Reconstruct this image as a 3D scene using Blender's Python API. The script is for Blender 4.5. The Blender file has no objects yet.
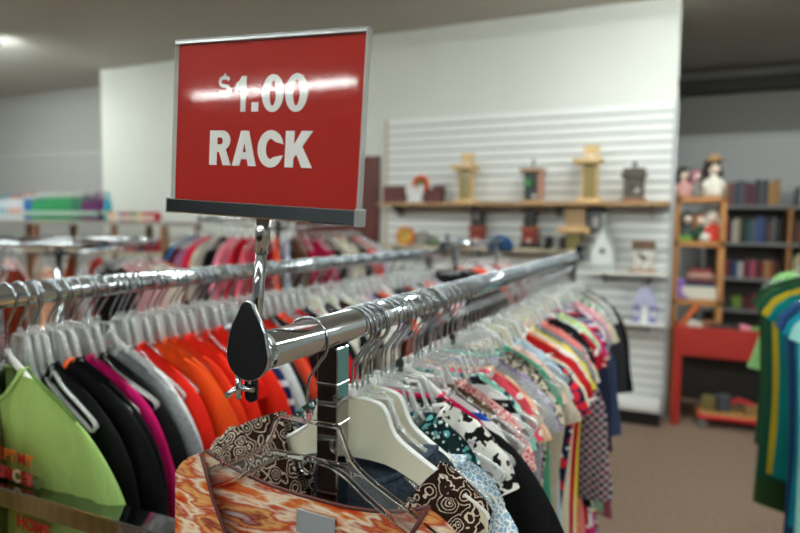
import bpy, math, random
from mathutils import Vector, Matrix
PI = math.pi
rnd = random.Random(7)
SC = bpy.context.scene
COL = SC.collection
EYE = 1.47

# ------------------------------------------------------------------ helpers
class MB:
    def __init__(s): s.v = []; s.f = []; s.sm = []
    def add(s, vs, fs, smooth=False):
        b = len(s.v); s.v += [tuple(v) for v in vs]
        s.f += [tuple(i + b for i in f) for f in fs]; s.sm += [smooth] * len(fs)
        return s
    def box(s, x0, x1, y0, y1, z0, z1, m=None):
        vs = [(x, y, z) for x in (x0, x1) for y in (y0, y1) for z in (z0, z1)]
        if m: vs = [m @ Vector(v) for v in vs]
        return s.add(vs, [(0,1,3,2),(4,6,7,5),(0,4,5,1),(2,3,7,6),(0,2,6,4),(1,5,7,3)])
    def bbox(s, x0, x1, y0, y1, z0, z1, b=.003, m=None):
        # box with chamfered vertical profile edges (in the xz outline) and soft y ends
        pr = [(x0+b,z0),(x1-b,z0),(x1,z0+b),(x1,z1-b),(x1-b,z1),(x0+b,z1),(x0,z1-b),(x0,z0+b)]
        pi = [(x0+2*b,z0+b),(x1-2*b,z0+b),(x1-b,z0+2*b),(x1-b,z1-2*b),(x1-2*b,z1-b),(x0+2*b,z1-b),(x0+b,z1-2*b),(x0+b,z0+2*b)]
        vs = [(x,y0,z) for x,z in pi]+[(x,y0+b,z) for x,z in pr]+[(x,y1-b,z) for x,z in pr]+[(x,y1,z) for x,z in pi]
        if m: vs = [m @ Vector(v) for v in vs]
        fs = []
        for k in range(3):
            for i in range(8):
                j = (i+1) % 8; fs.append((k*8+i, k*8+j, k*8+8+j, k*8+8+i))
        fs += [tuple(range(7,-1,-1)), tuple(range(24,32))]
        return s.add(vs, fs)
    def prism(s, poly, y0, y1, m=None, smooth=False):       # poly in xz
        n = len(poly)
        vs = [(x, y0, z) for x, z in poly] + [(x, y1, z) for x, z in poly]
        if m: vs = [m @ Vector(v) for v in vs]
        s.add(vs, [tuple(range(n)), tuple(range(2*n-1, n-1, -1))])
        b = len(s.v) - 2*n
        s.f += [(b+i, b+n+i, b+n+(i+1)%n, b+(i+1)%n) for i in range(n)]; s.sm += [smooth]*n
        return s
    def tube(s, path, r, n=8, closed=False, ry=None, cap=True):
        P = [Vector(p) for p in path]; N = len(P); rings = []
        up = Vector((0, 1, 0))
        for i in range(N):
            a = P[i-1] if (i > 0 or closed) else P[i]; b = P[(i+1) % N] if (i < N-1 or closed) else P[i]
            t = (b - a).normalized()
            if abs(t.dot(up)) > .98: u = Vector((1,0,0))
            else: u = up
            w = t.cross(u).normalized(); u = w.cross(t).normalized()
            rr = r[i] if isinstance(r, (list, tuple)) else r
            rings.append([P[i] + w*(rr*math.cos(2*PI*k/n)) + u*((ry or rr)*math.sin(2*PI*k/n)) for k in range(n)])
        vs = [v for R in rings for v in R]; fs = []
        for i in range(N if closed else N-1):
            for k in range(n):
                a = i*n+k; b = i*n+(k+1)%n; c = ((i+1)%N)*n+(k+1)%n; d = ((i+1)%N)*n+k
                fs.append((a, d, c, b))
        s.add(vs, fs, True)
        if cap and not closed:
            b0 = len(s.v)-len(vs)
            s.f += [tuple(b0+k for k in range(n)), tuple(b0+(N-1)*n+k for k in range(n-1,-1,-1))]; s.sm += [False, False]
        return s
    def cyl(s, p0, p1, r0, r1=None, n=16):
        return s.tube([p0, p1], [r0, r0 if r1 is None else r1], n)
    def lathe(s, prof, c=(0,0,0), n=16, sx=1, sy=1):
        vs = [(c[0]+r*sx*math.cos(2*PI*k/n), c[1]+r*sy*math.sin(2*PI*k/n), c[2]+z) for r, z in prof for k in range(n)]
        fs = [(i*n+k, i*n+(k+1)%n, (i+1)*n+(k+1)%n, (i+1)*n+k) for i in range(len(prof)-1) for k in range(n)]
        s.add(vs, fs, True); b = len(s.v)-len(vs)
        s.f += [tuple(b+k for k in range(n-1,-1,-1)), tuple(b+(len(prof)-1)*n+k for k in range(n))]; s.sm += [False]*2
        return s
    def ball(s, c, rx, ry=None, rz=None, n=14, m=9):
        ry = ry or rx; rz = rz or rx
        prof = [(math.sin(PI*(i+.02)/(m+.04)), -math.cos(PI*(i+.02)/(m+.04))*rz) for i in range(m+1)]
        return s.lathe(prof, c, n, rx, ry)
    def build(s, name, mat, parent=None, loc=None, rot=None):
        me = bpy.data.meshes.new(name); me.from_pydata(s.v, [], s.f)
        me.polygons.foreach_set('use_smooth', s.sm); me.update()
        if mat: me.materials.append(mat)
        o = bpy.data.objects.new(name, me); COL.objects.link(o)
        if parent: o.parent = parent
        if loc: o.location = loc
        if rot: o.rotation_euler = rot
        return o

LABELS = {}
def tag(o, label, cat, group=None, kind=None):
    LABELS.setdefault(label, []).append((o.name, group))
    n = len(label.split())
    if n < 4 or n > 16: print('LABEL LENGTH', n, label)
    o['label'] = label; o['category'] = cat
    if group: o['group'] = group
    if kind: o['kind'] = kind
    return o
def thing(name, label, cat, loc=(0,0,0), rotz=0, group=None):
    o = bpy.data.objects.new(name, None); COL.objects.link(o); o.empty_display_size = .05
    o.location = loc; o.rotation_euler = (0, 0, rotz)
    return tag(o, label, cat, group)
def struct(name, mb, mat, parent=None):
    o = mb.build(name, mat, parent)
    if not parent: o['kind'] = 'structure'
    return o

# ------------------------------------------------------------------ materials
def lin(h):
    h = h.lstrip('#'); c = [int(h[i:i+2], 16)/255 for i in (0, 2, 4)]
    return tuple((x/12.92 if x <= .04045 else ((x+.055)/1.055)**2.4) for x in c) + (1,)
def newmat(name):
    m = bpy.data.materials.new(name); m.use_nodes = True
    nt = m.node_tree; return m, nt, nt.nodes['Principled BSDF']
def plain(name, hexc, rough=.6, metal=0, spec=.5, bump=0, bscale=200, var=0, vscale=4):
    m, nt, p = newmat(name)
    p.inputs['Base Color'].default_value = lin(hexc); p.inputs['Roughness'].default_value = rough
    p.inputs['Metallic'].default_value = metal; p.inputs['Specular IOR Level'].default_value = spec
    if bump or var:
        tc = nt.nodes.new('ShaderNodeTexCoord')
    if bump:
        n = nt.nodes.new('ShaderNodeTexNoise'); n.inputs['Scale'].default_value = bscale
        b = nt.nodes.new('ShaderNodeBump'); b.inputs['Strength'].default_value = bump; b.inputs['Distance'].default_value = .002
        nt.links.new(tc.outputs['Object'], n.inputs['Vector']); nt.links.new(n.outputs['Fac'], b.inputs['Height']); nt.links.new(b.outputs['Normal'], p.inputs['Normal'])
    if var:
        n = nt.nodes.new('ShaderNodeTexNoise'); n.inputs['Scale'].default_value = vscale; n.inputs['Detail'].default_value = 5
        nt.links.new(tc.outputs['Object'], n.inputs['Vector'])
        r = nt.nodes.new('ShaderNodeValToRGB'); c = lin(hexc)
        r.color_ramp.elements[0].color = tuple(x*(1-var) for x in c[:3])+(1,); r.color_ramp.elements[1].color = tuple(min(1, x*(1+var)) for x in c[:3])+(1,)
        r.color_ramp.elements[0].position = .3; r.color_ramp.elements[1].position = .7
        nt.links.new(n.outputs['Fac'], r.inputs['Fac']); nt.links.new(r.outputs['Color'], p.inputs['Base Color'])
    return m
CH = plain('chrome', '#ccd4da', .07, 1)
HOOKM = plain('hook_steel', '#b4bcc2', .12, 1)
CHB = plain('chrome_brushed', '#c9cdd0', .16, 1)
DARKCAP = plain('dark_gloss', '#1c1e20', .12, 0, .8)
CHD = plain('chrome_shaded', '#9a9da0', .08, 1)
DARKCH = plain('dark_chrome', '#53585c', .1, 1)
def clearmat(name, tint, white, boost=1.0, rough=.08):
    m = bpy.data.materials.new(name); m.use_nodes = True; nt = m.node_tree; nt.nodes.clear(); N = nt.nodes.new; L = nt.links.new
    out = N('ShaderNodeOutputMaterial'); tr = N('ShaderNodeBsdfTransparent'); tr.inputs['Color'].default_value = tint
    gl = N('ShaderNodeBsdfGlossy'); gl.inputs['Roughness'].default_value = rough; gl.inputs['Color'].default_value = (1,1,1,1)
    df = N('ShaderNodeBsdfDiffuse'); df.inputs['Color'].default_value = (.86,.88,.88,1)
    m1 = N('ShaderNodeMixShader'); m1.inputs[0].default_value = white
    L(tr.outputs[0], m1.inputs[1]); L(df.outputs[0], m1.inputs[2])
    lw = N('ShaderNodeFresnel'); lw.inputs['IOR'].default_value = 1.5
    mu = N('ShaderNodeMath'); mu.operation = 'MULTIPLY'; mu.inputs[1].default_value = boost; mu.use_clamp = True
    ge = N('ShaderNodeNewGeometry'); sb = N('ShaderNodeMath'); sb.operation = 'SUBTRACT'; sb.inputs[0].default_value = 1; L(ge.outputs['Backfacing'], sb.inputs[1])
    m0 = N('ShaderNodeMath'); m0.operation = 'MULTIPLY'; L(lw.outputs[0], m0.inputs[0]); L(sb.outputs[0], m0.inputs[1]); L(m0.outputs[0], mu.inputs[0])
    m2 = N('ShaderNodeMixShader'); L(mu.outputs[0], m2.inputs[0]); L(m1.outputs[0], m2.inputs[1]); L(gl.outputs[0], m2.inputs[2])
    L(m2.outputs[0], out.inputs['Surface']); return m
CLEAR = clearmat('clear_plastic', (.97,.98,.98,1), .30, 2.4, .12)
CLEARWEB = clearmat('clear_plastic_web', (.98,.985,.985,1), .17, 2.0, .12)
CLEARWEB2 = clearmat('clear_plastic_hero_web', (.985,.99,.99,1), .05, 1.6, .1)
ACRYL = clearmat('acrylic_sheet', (1,1,1,1), .0, .68, .05)
ACRYLEDGE = clearmat('acrylic_edge', (.85,.88,.88,1), .35, 1.5)
def glassmat():
    m, nt, p = newmat('moulded_clear_plastic')
    p.inputs['Base Color'].default_value = (.97,.985,.99,1); p.inputs['Roughness'].default_value = .03
    p.inputs['Transmission Weight'].default_value = 1; p.inputs['IOR'].default_value = 1.3
    return m
FROST = plain('frosted_white_plastic', '#eef0ec', .35)
m_, nt_, p_ = newmat('cream_frosted_plastic')
p_.inputs['Base Color'].default_value = lin('#ece9d2'); p_.inputs['Roughness'].default_value = .4; p_.inputs['Subsurface Weight'].default_value = .15
CREAM = m_
BLACKP = plain('black_plastic', '#141414', .4)
WHITEP = plain('white_plastic', '#e8e8e6', .4)

_fab = {}
def fabric(kind, *a, scale=1.0):
    key = (kind, a, scale)
    if key in _fab: return _fab[key]
    m, nt, p = newmat('fabric_' + kind); N = nt.nodes.new; L = nt.links.new
    p.inputs['Roughness'].default_value = .85; p.inputs['Specular IOR Level'].default_value = .12
    p.inputs['Sheen Weight'].default_value = 0
    tc = N('ShaderNodeTexCoord'); mp = N('ShaderNodeMapping'); L(tc.outputs['Object'], mp.inputs['Vector'])
    scale *= 2.1; mp.inputs['Scale'].default_value = (scale, scale*.6, scale)
    mp.inputs['Location'].default_value = (len(_fab)*.37, 0, len(_fab)*.21)
    V = mp.outputs['Vector']; cols = [lin(c) for c in a]
    def ramp(fac, stops, const=True):
        r = N('ShaderNodeValToRGB'); cr = r.color_ramp; cr.interpolation = 'CONSTANT' if const else 'LINEAR'
        cr.elements[0].position = stops[0][0]; cr.elements[0].color = stops[0][1]
        cr.elements[1].position = stops[1][0]; cr.elements[1].color = stops[1][1]
        for pos, c in stops[2:]:
            e = cr.elements.new(pos); e.color = c
        L(fac, r.inputs['Fac']); return r.outputs['Color']
    def noise(sc, vec=None, det=2):
        n = N('ShaderNodeTexNoise'); n.inputs['Scale'].default_value = sc; n.inputs['Detail'].default_value = det; L(vec or V, n.inputs['Vector']); return n
    def distort(amt, sc):
        n = noise(sc); vm = N('ShaderNodeVectorMath'); vm.operation = 'MULTIPLY_ADD'
        L(n.outputs['Color'], vm.inputs[0]); vm.inputs[1].default_value = (amt,)*3; L(V, vm.inputs[2]); return vm.outputs[0]
    def vor(sc, vec=None, feat='F1'):
        v = N('ShaderNodeTexVoronoi'); v.feature = feat; v.inputs['Scale'].default_value = sc; L(vec or V, v.inputs['Vector']); return v
    def wave(sc, d, dist=0, vec=None, typ='BANDS'):
        w = N('ShaderNodeTexWave'); w.wave_type = typ
        if typ == 'BANDS': w.bands_direction = d
        w.inputs['Scale'].default_value = sc; w.inputs['Distortion'].default_value = dist; L(vec or V, w.inputs['Vector']); return w.outputs['Fac']
    c = None
    if kind == 'plain':
        p.inputs['Base Color'].default_value = cols[0]
    elif kind == 'splash':     # blurred brush strokes of several colours
        mp.inputs['Scale'].default_value = (scale*.8, scale*.6, scale*3.4); mp.inputs['Rotation'].default_value = (0, .38, 0)
        k = len(cols); n = noise(9, distort(.06, 8), 4)
        c = ramp(n.outputs['Fac'], [(.30+.40*i/(k-1), cols[i]) for i in range(k)], False)
    elif kind == 'scroll':     # curling vines
        v = vor(24, distort(.022, 26)); B, C_ = cols[0], cols[1]
        c = ramp(v.outputs['Distance'], [(0, C_), (.08, B), (.17, C_), (.225, B), (.36, C_), (.42, B), (.60, C_), (.66, B)])
    elif kind == 'leopard':
        v = vor(70, distort(.012, 60)); c = ramp(v.outputs['Distance'], [(0, cols[1]), (.22, cols[2] if len(cols) > 2 else cols[0]), (.42, cols[0])] if False else [(0, cols[0]), (.2, cols[1]), (.48, cols[0])])
    elif kind == 'cow':
        n = noise(22, None, 1); c = ramp(n.outputs['Fac'], [(0, cols[0]), (.56, cols[1])])
    elif kind == 'floral':
        v = vor(34, distort(.03, 30)); c1 = ramp(v.outputs['Distance'], [(0, cols[1]), (.34, cols[0])])
        if len(cols) > 2:
            v2 = vor(52, distort(.02, 40)); f = ramp(v2.outputs['Distance'], [(0, (1,1,1,1)), (.24, (0,0,0,1))])
            mx = N('ShaderNodeMixRGB'); L(f, mx.inputs[0]); L(c1, mx.inputs[1]); mx.inputs[2].default_value = cols[2]; c = mx.outputs[0]
        else: c = c1
    elif kind == 'lace':
        v = vor(95, distort(.01, 80), 'DISTANCE_TO_EDGE'); c = ramp(v.outputs['Distance'], [(0, cols[1]), (.1, cols[0])])
    elif kind == 'hstripe':
        k = len(cols); w = N('ShaderNodeSeparateXYZ'); L(V, w.inputs[0])
        mu = N('ShaderNodeMath'); mu.operation = 'MULTIPLY'; mu.inputs[1].default_value = 14; L(w.outputs['Z'], mu.inputs[0])
        fr = N('ShaderNodeMath'); fr.operation = 'FRACT'; L(mu.outputs[0], fr.inputs[0]); c = ramp(fr.outputs[0], [(i/k, cols[i]) for i in range(k)])
    elif kind == 'vstripe':
        k = len(cols); w = N('ShaderNodeSeparateXYZ'); L(V, w.inputs[0])
        mu = N('ShaderNodeMath'); mu.operation = 'MULTIPLY'; mu.inputs[1].default_value = 22; L(w.outputs['X'], mu.inputs[0])
        fr = N('ShaderNodeMath'); fr.operation = 'FRACT'; L(mu.outputs[0], fr.inputs[0]); c = ramp(fr.outputs[0], [(i/k, cols[i]) for i in range(k)])
    elif kind == 'plaid':
        w = N('ShaderNodeSeparateXYZ'); L(V, w.inputs[0]); outs = []
        for ax, f in (('X', 16), ('Z', 16)):
            mu = N('ShaderNodeMath'); mu.operation = 'MULTIPLY'; mu.inputs[1].default_value = f; L(w.outputs[ax], mu.inputs[0])
            fr = N('ShaderNodeMath'); fr.operation = 'FRACT'; L(mu.outputs[0], fr.inputs[0]); gt = N('ShaderNodeMath'); gt.operation = 'GREATER_THAN'; gt.inputs[1].default_value = .5; L(fr.outputs[0], gt.inputs[0]); outs.append(gt.outputs[0])
        ad = N('ShaderNodeMath'); ad.operation = 'ADD'; L(outs[0], ad.inputs[0]); L(outs[1], ad.inputs[1])
        dv = N('ShaderNodeMath'); dv.operation = 'MULTIPLY'; dv.inputs[1].default_value = .45; L(ad.outputs[0], dv.inputs[0])
        c = ramp(dv.outputs[0], [(0, cols[0]), (.4, cols[1]), (.8, cols[2])])
    elif kind == 'dots':
        v = vor(45); v.inputs['Randomness'].default_value = .2; c = ramp(v.outputs['Distance'], [(0, cols[1]), (.25, cols[0])])
    elif kind == 'melange':
        n = noise(160, None, 3); c = ramp(n.outputs['Fac'], [(.3, cols[0]), (.7, cols[1])], False)
    if c: L(c, p.inputs['Base Color'])
    b1 = N('ShaderNodeBump'); b1.inputs['Strength'].default_value = .6; b1.inputs['Distance'].default_value = .02
    n2 = N('ShaderNodeTexNoise'); n2.inputs['Scale'].default_value = 13; n2.inputs['Detail'].default_value = 4; n2.inputs['Distortion'].default_value = .6
    m3 = N('ShaderNodeMapping'); m3.inputs['Scale'].default_value = (1, 1, .35); m3.inputs['Rotation'].default_value = (0, .5, 0); L(tc.outputs['Object'], m3.inputs['Vector']); L(m3.outputs[0], n2.inputs['Vector']); L(n2.outputs['Fac'], b1.inputs['Height']); L(b1.outputs['Normal'], p.inputs['Normal'])
    _fab[key] = m; return m

# ------------------------------------------------------------------ hangers
def lerp(a, b, t): return a + (b - a) * t
def spline(pts, n=5):
    out = []; P = [Vector((p[0], 0, p[1])) for p in pts]
    for i in range(len(P)-1):
        p0 = P[max(i-1, 0)]; p1 = P[i]; p2 = P[i+1]; p3 = P[min(i+2, len(P)-1)]
        for k in range(n):
            t = k/n
            out.append(.5*((2*p1) + (p2-p0)*t + (2*p0-5*p1+4*p2-p3)*t*t + (3*p1-p0-3*p2+p3)*t**3))
    out.append(P[-1]); return out
def hook_mb(r=.0222, wr=.0015, n=8, end=-.073):
    pts = []
    for i in range(17):
        a = math.radians(188 - i*(188+48)/16)
        pts.append((r*math.cos(a), 0, .0176-r + r*math.sin(a)))
    x, _, z = pts[-1]
    for t in (.3, .6, .85): pts.append((lerp(x, 0, t), 0, lerp(z, -.042, t)))
    pts += [(0, 0, -.046), (0, 0, end)]
    return MB().tube(pts, wr, n)
HZ = -.078
def clear_parts(s=1.0):
    """web and rails of a moulded clear hanger, arms to x = +-.145*s"""
    up = [(.034,-.083),(.040,-.095),(.049,-.111),(.066,-.124),(.092,-.137),(.118,-.149),(.142,-.162),(.147,-.169)]
    lo = [(0,-.1165),(.022,-.119),(.042,-.126),(.066,-.142),(.092,-.156),(.118,-.168),(.138,-.177),(.147,-.169)]
    rails = MB(); web = MB()
    trap = [(-.032,-.081),(.032,-.081),(.036,-.084),(.046,-.111),(.043,-.1165),(-.043,-.1165),(-.046,-.111),(-.036,-.084)]
    rails.tube([(x*s, 0, z) for x, z in trap], .0024, 8, closed=True, ry=.0036)
    for sg in (1, -1):
        u = spline([(sg*x*s, z) for x, z in up], 3); l = spline([(sg*x*s, z) for x, z in lo], 3)
        rails.tube(u, .0022, 6, ry=.0036); rails.tube(l, .0022, 6, ry=.0036)
        # notch post
        rails.tube([(sg*.103*s, 0, -.141), (sg*.106*s, 0, -.134), (sg*.112*s, 0, -.135)], .002, 6, ry=.003)
        uu = [p for p in u[6:]]; ll = [p for p in l[3:]]
        m_ = 12
        def res(q, i):
            t = i/m_*(len(q)-1); k = min(int(t), len(q)-2); return q[k].lerp(q[k+1], t-k)
        A = [res(uu, i) for i in range(m_+1)]; B = [res(ll, i) for i in range(m_+1)]
        vs = [(p.x, y, p.z) for y in (-.0008, .0008) for q in (A, B) for p in q]
        K = m_+1; fs = [(i, i+1, K+i+1, K+i) for i in range(m_)] + [(2*K+i, 3*K+i, 3*K+i+1, 2*K+i+1) for i in range(m_)]
        web.add(vs, fs, True)
    # small accessory loop under the centre and the boss the hook screws into
    rails.tube([(-.008*s,0,-.119),(-.006,0,-.128),(0,0,-.1315),(.006,0,-.128),(.008*s,0,-.119)], .0014, 6, ry=.003)
    rails.lathe([(.0035,0),(.0042,.002),(.004,.006),(.0055,.0075),(.005,.0095),(.003,.010)], (0,0,-.0805), 10)
    return rails, web
def tall_parts(s=1.0):
    """moulded clear hanger whose open frame rises close to the hook"""
    up = [(.026,-.060),(.036,-.082),(.048,-.108),(.066,-.124),(.092,-.137),(.118,-.149),(.142,-.162),(.147,-.169)]
    lo = [(0,-.1165),(.022,-.119),(.042,-.126),(.066,-.142),(.092,-.156),(.118,-.168),(.138,-.177),(.147,-.169)]
    rails = MB(); web = MB()
    trap = [(-.022,-.057),(.022,-.057),(.027,-.061),(.045,-.110),(.042,-.1165),(-.042,-.1165),(-.045,-.110),(-.027,-.061)]
    rails.tube([(x*s, 0, z) for x, z in trap], .0024, 8, closed=True, ry=.004)
    for sg in (1, -1):
        rails.tube(spline([(sg*x*s, z) for x, z in up[2:]], 3), .0022, 6, ry=.004); rails.tube(spline([(sg*x*s, z) for x, z in lo], 3), .0022, 6, ry=.004)
        rails.tube([(sg*.011, 0, -.058), (sg*.015, 0, -.116)], .0016, 6, ry=.003)
    web.prism([(x*s, z) for x, z in [(-.021,-.059),(.021,-.059),(.026,-.063),(.043,-.109),(.041,-.115),(-.041,-.115),(-.043,-.109),(-.026,-.063)]], -.0007, .0007)
    rails.lathe([(.0035,0),(.0045,.003),(.004,.010),(.003,.011)], (0,0,-.057), 10)
    return rails, web
def flat_parts(s=1.0):
    """wide flat sheet hanger with deep arms"""
    up = [(.010,-.078),(.030,-.081),(.040,-.090),(.050,-.112),(.075,-.130),(.110,-.150),(.145,-.172),(.150,-.180)]
    lo = [(0,-.142),(.040,-.144),(.075,-.158),(.110,-.180),(.138,-.198),(.150,-.194)]
    u = [(p.x, p.z) for p in spline([(x*s, z) for x, z in up], 3)]; l = [(p.x, p.z) for p in spline([(x*s, z) for x, z in lo], 3)]
    right = u + l[::-1][:-1]; left = [(-x, z) for x, z in ([l[0]] + l[1:] + u[::-1])]
    body = MB(); body.prism(u[0:] + l[::-1] + [(-x, z) for x, z in l[1:]] + [(-x, z) for x, z in u[::-1]], -.0022, .0022)
    rim = MB()
    for sg in (1, -1): rim.tube([(sg*x, 0, z) for x, z in u], .0022, 6, ry=.0042)
    rim.lathe([(.004,0),(.0055,.003),(.004,.010),(.003,.011)], (0,0,-.079), 10)
    return body, rim
def slim_parts(s=1.0):
    """plain solid arm hanger (white or cream plastic)"""
    a = MB()
    for sg in (1, -1):
        a.tube(spline([(0,-.082),(sg*.03*s,-.100),(sg*.075*s,-.138),(sg*.110*s,-.164),(sg*.125*s,-.180)], 3), .0065, 8, ry=.0032)
    a.lathe([(.005,0),(.006,.004),(.004,.011)], (0,0,-.084), 8)
    return a
_hm = {}
def hanger(kind, desc_label, x, y, z, rz, group, s=1.0, clip=False):
    """an Empty at the rail with hook and body meshes shared by all of a kind"""
    key = (kind, s)
    if key not in _hm:
        d = []
        hk = hook_mb(wr=.0018, end=-.050) if kind == 'tall' else hook_mb(); d.append(('hook', hk, HOOKM))
        if kind in ('clear', 'mould'):
            r, w = clear_parts(s); d += [('hanger_frame', r, GLASS if kind == 'mould' else CLEAR), ('arm_web', w, CLEARWEB2 if kind == 'mould' else CLEARWEB)]
        elif kind == 'tall':
            r, w = tall_parts(s); d += [('hanger_frame', r, CLEAR), ('frame_web', w, CLEARWEB)]
        elif kind == 'flat':
            b, r = flat_parts(s); d += [('hanger_plate', b, CREAM), ('hanger_rim', r, FROST)]
        elif kind in ('white', 'black'):
            d += [('hanger_arms', slim_parts(s), WHITEP if kind == 'white' else BLACKP)]
        obs = []
        for n, mb, mt in d:
            o = mb.build(n, mt); obs.append((n, o.data)); bpy.data.objects.remove(o)
        _hm[key] = obs
    t = thing('clothes_hanger', desc_label, 'hanger', (x, y, z), rz, group)
    for n, me in _hm[key]:
        o = bpy.data.objects.new(n, me); COL.objects.link(o); o.parent = t
    if clip:
        if 'clip' not in _hm:
            o = MB().bbox(-.0045, .0045, -.004, .004, -.077, -.062, .001).build('size_clip', BLACKP); _hm['clip'] = o.data; bpy.data.objects.remove(o)
        o = bpy.data.objects.new('size_clip', _hm['clip']); COL.objects.link(o); o.parent = t; o['label'] = 'black size clip'
    return t
GLASS = glassmat()

# ------------------------------------------------------------------ garments
def garment(name, label, cat, mat, x, y, z, rz=0, W=.140, nw=.055, slope=.46, z0=-.107, nf=.045, nb=.012, Wb=.150, L=.42, d=.012, nx=0, roll=None,
            sleeve='short', group=None, collar=True, trim=None, seed=0, fold=.006, flare=0, slmat=None, hood=False, drop=.02):
    R = random.Random(seed); ph = [R.uniform(0, 6.3) for _ in range(6)]; k1 = R.uniform(26, 40); k2 = R.uniform(55, 75)
    t_ = thing(name, label, cat, (x, y, z), rz, group)
    t_.rotation_euler[1] = R.uniform(-.035, .035) if roll is None else roll
    N, M = 56, 20
    def top(px, side):
        ax = abs(px-nx)
        if ax < nw: return z0 - (nf if side < 0 else nb) * (1 - (ax/nw)**2.4)
        q = (ax-nw)/max(W-nw, 1e-5); return z0 - slope*(ax-nw) - drop*q**4
    vs = []; top_y = []
    for j in range(M+1):
        t = (j/M)**1.25
        for i in range(N):
            th = 2*PI*(i+.5)/N; xn = math.cos(th); yn = math.sin(th); sd = -1 if yn < 0 else 1
            xn = math.copysign(abs(xn)**.92, xn)
            w = W + (Wb-W)*t - .012*math.sin(PI*t)*(1 if flare == 0 else 0) + flare*t*t
            px = xn*w; tz = top(xn*W, sd); ox = abs(xn*W-nx); hem = z0 - L + .008*math.sin(xn*5+ph[0])
            pz = tz*(1-t) + hem*t
            q = min(1, t*4.5); q = q*q*(3-2*q)
            open_ = .017*max(0, 1-(ox/nw)**2) if ox < nw else 0
            D = (.0035+open_)*(1-q) + d*q
            f = fold*min(1, t*2.2)
            py = yn*D*(1 if abs(yn) > .3 else 1) + f*math.sin(k1*px+ph[1]+1.5*t) + .35*f*math.sin(k2*px+ph[2]-3*t) + .006*math.sin(3*t+ph[3])*t + .55*f*math.sin(34*px*(1 if px > 0 else -1)+26*pz+ph[4])
            vs.append((px, py, pz))
    fs = [(j*N+i, j*N+(i+1) % N, (j+1)*N+(i+1) % N, (j+1)*N+i) for j in range(M) for i in range(N)]
    b = MB().add(vs, fs, True); bo = b.build('bodice' if name == 'dress' else 'shirt_body', mat, t_)
    tip = top(W, 1)
    if sleeve:
        Ls, r1, a1 = {'short': (.115, .042, 70), 'long': (.36, .036, 84), 'cap': (.07, .045, 60)}[sleeve]
        for sg in (1, -1):
            x0_ = W-.05; te = Vector((x0_, 0, top(x0_*sg if nx else x0_, 1)+.0005)); rings = []; K = 10 if sleeve != 'long' else 18; ang = math.degrees(math.atan(slope))
            a1_ = a1 + R.uniform(-4, 3)
            for j in range(K):
                q = j/(K-1); a = math.radians(lerp(ang, a1_, min(1, q*(1.9 if sleeve == 'long' else 1.15))**.8))
                dirv = Vector((math.cos(a), 0, -math.sin(a))); nv = Vector((math.sin(a), 0, math.cos(a)))
                rr = lerp(.050, r1, q); yy = lerp(.004, .012, min(1, q*3)) + .003*q
                off = .005*math.sin(q*6+ph[4])*q; c = te - nv*rr
                rings.append([c + nv*(rr*math.cos(2*PI*k/16)*(1+.04*math.sin(14*q+ph[5]))) + Vector((0, off + yy*math.sin(2*PI*k/16)*(1+.3*math.sin(11*q+k*1.7)), 0)) for k in range(16)])
                te = te + dirv*(Ls/(K-1))
            sv = [(v.x*sg, v.y, v.z) for Rg in rings for v in Rg]
            sf = [(j*16+k, j*16+(k+1) % 16, (j+1)*16+(k+1) % 16, (j+1)*16+k) for j in range(K-1) for k in range(16)]
            MB().add(sv, sf, True).build('sleeve', slmat or mat, t_)
            if trim:
                e = rings[-1]; MB().tube([(v.x*sg, v.y, v.z) for v in e], .0035, 6, closed=True).build('cuff', trim, t_)
    if collar:
        loop = []
        for side in (-1, 1):
            for i in range(13):
                xx = lerp(-nw, nw, i/12)*(-side); loop.append((nx+xx*.99, side*(.0035+.017*max(0, 1-(abs(xx)/nw)**2)), top(nx+xx*.999, side)))
        MB().tube(loop, .0035 if nw < .12 else .0021, 6, closed=True).build('neckband', trim or mat, t_)
    if hood:
        hb = MB(); prof = []
        hv = []; n_ = 14
        for j in range(9):
            q = j/8
            for i in range(n_+1):
                a = PI*i/n_; xx = math.cos(a)*(nw*.98)*(1-.25*q); 
                hv.append((xx, .006+.012*math.sin(a)*(1+.8*q), z0-.008-.085*q*math.sin(a)**.7))
        hb.add(hv, [(j*(n_+1)+i, j*(n_+1)+i+1, (j+1)*(n_+1)+i+1, (j+1)*(n_+1)+i) for j in range(8) for i in range(n_)], True)
        h = hb.build('hood', mat, t_); s_ = h.modifiers.new('s', 'SOLIDIFY'); s_.thickness = .003
    return t_

# ------------------------------------------------------------------ camera
f = 605.0
yaw = math.atan(268/f); pitch = math.atan(41/f); roll = .013
F = Vector((-math.sin(yaw)*math.cos(pitch), math.cos(yaw)*math.cos(pitch), -math.sin(pitch)))
R0 = Vector((math.cos(yaw), math.sin(yaw), 0)); U0 = R0.cross(F)
RR = R0*math.cos(roll) + U0*math.sin(roll); UU = U0*math.cos(roll) - R0*math.sin(roll)
cam = bpy.data.cameras.new('camera'); co = bpy.data.objects.new('camera', cam); COL.objects.link(co)
mw = Matrix.Identity(4)
for i in range(3):
    mw[i][0] = RR[i]; mw[i][1] = UU[i]; mw[i][2] = -F[i]
mw[2][3] = EYE
co.matrix_world = mw
cam.sensor_width = 36; cam.lens = f/800*36; cam.clip_start = .02; cam.clip_end = 60
cam.dof.use_dof = True; cam.dof.focus_distance = .53; cam.dof.aperture_fstop = 3.9; cam.dof.aperture_blades = 7
SC.camera = co

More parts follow.
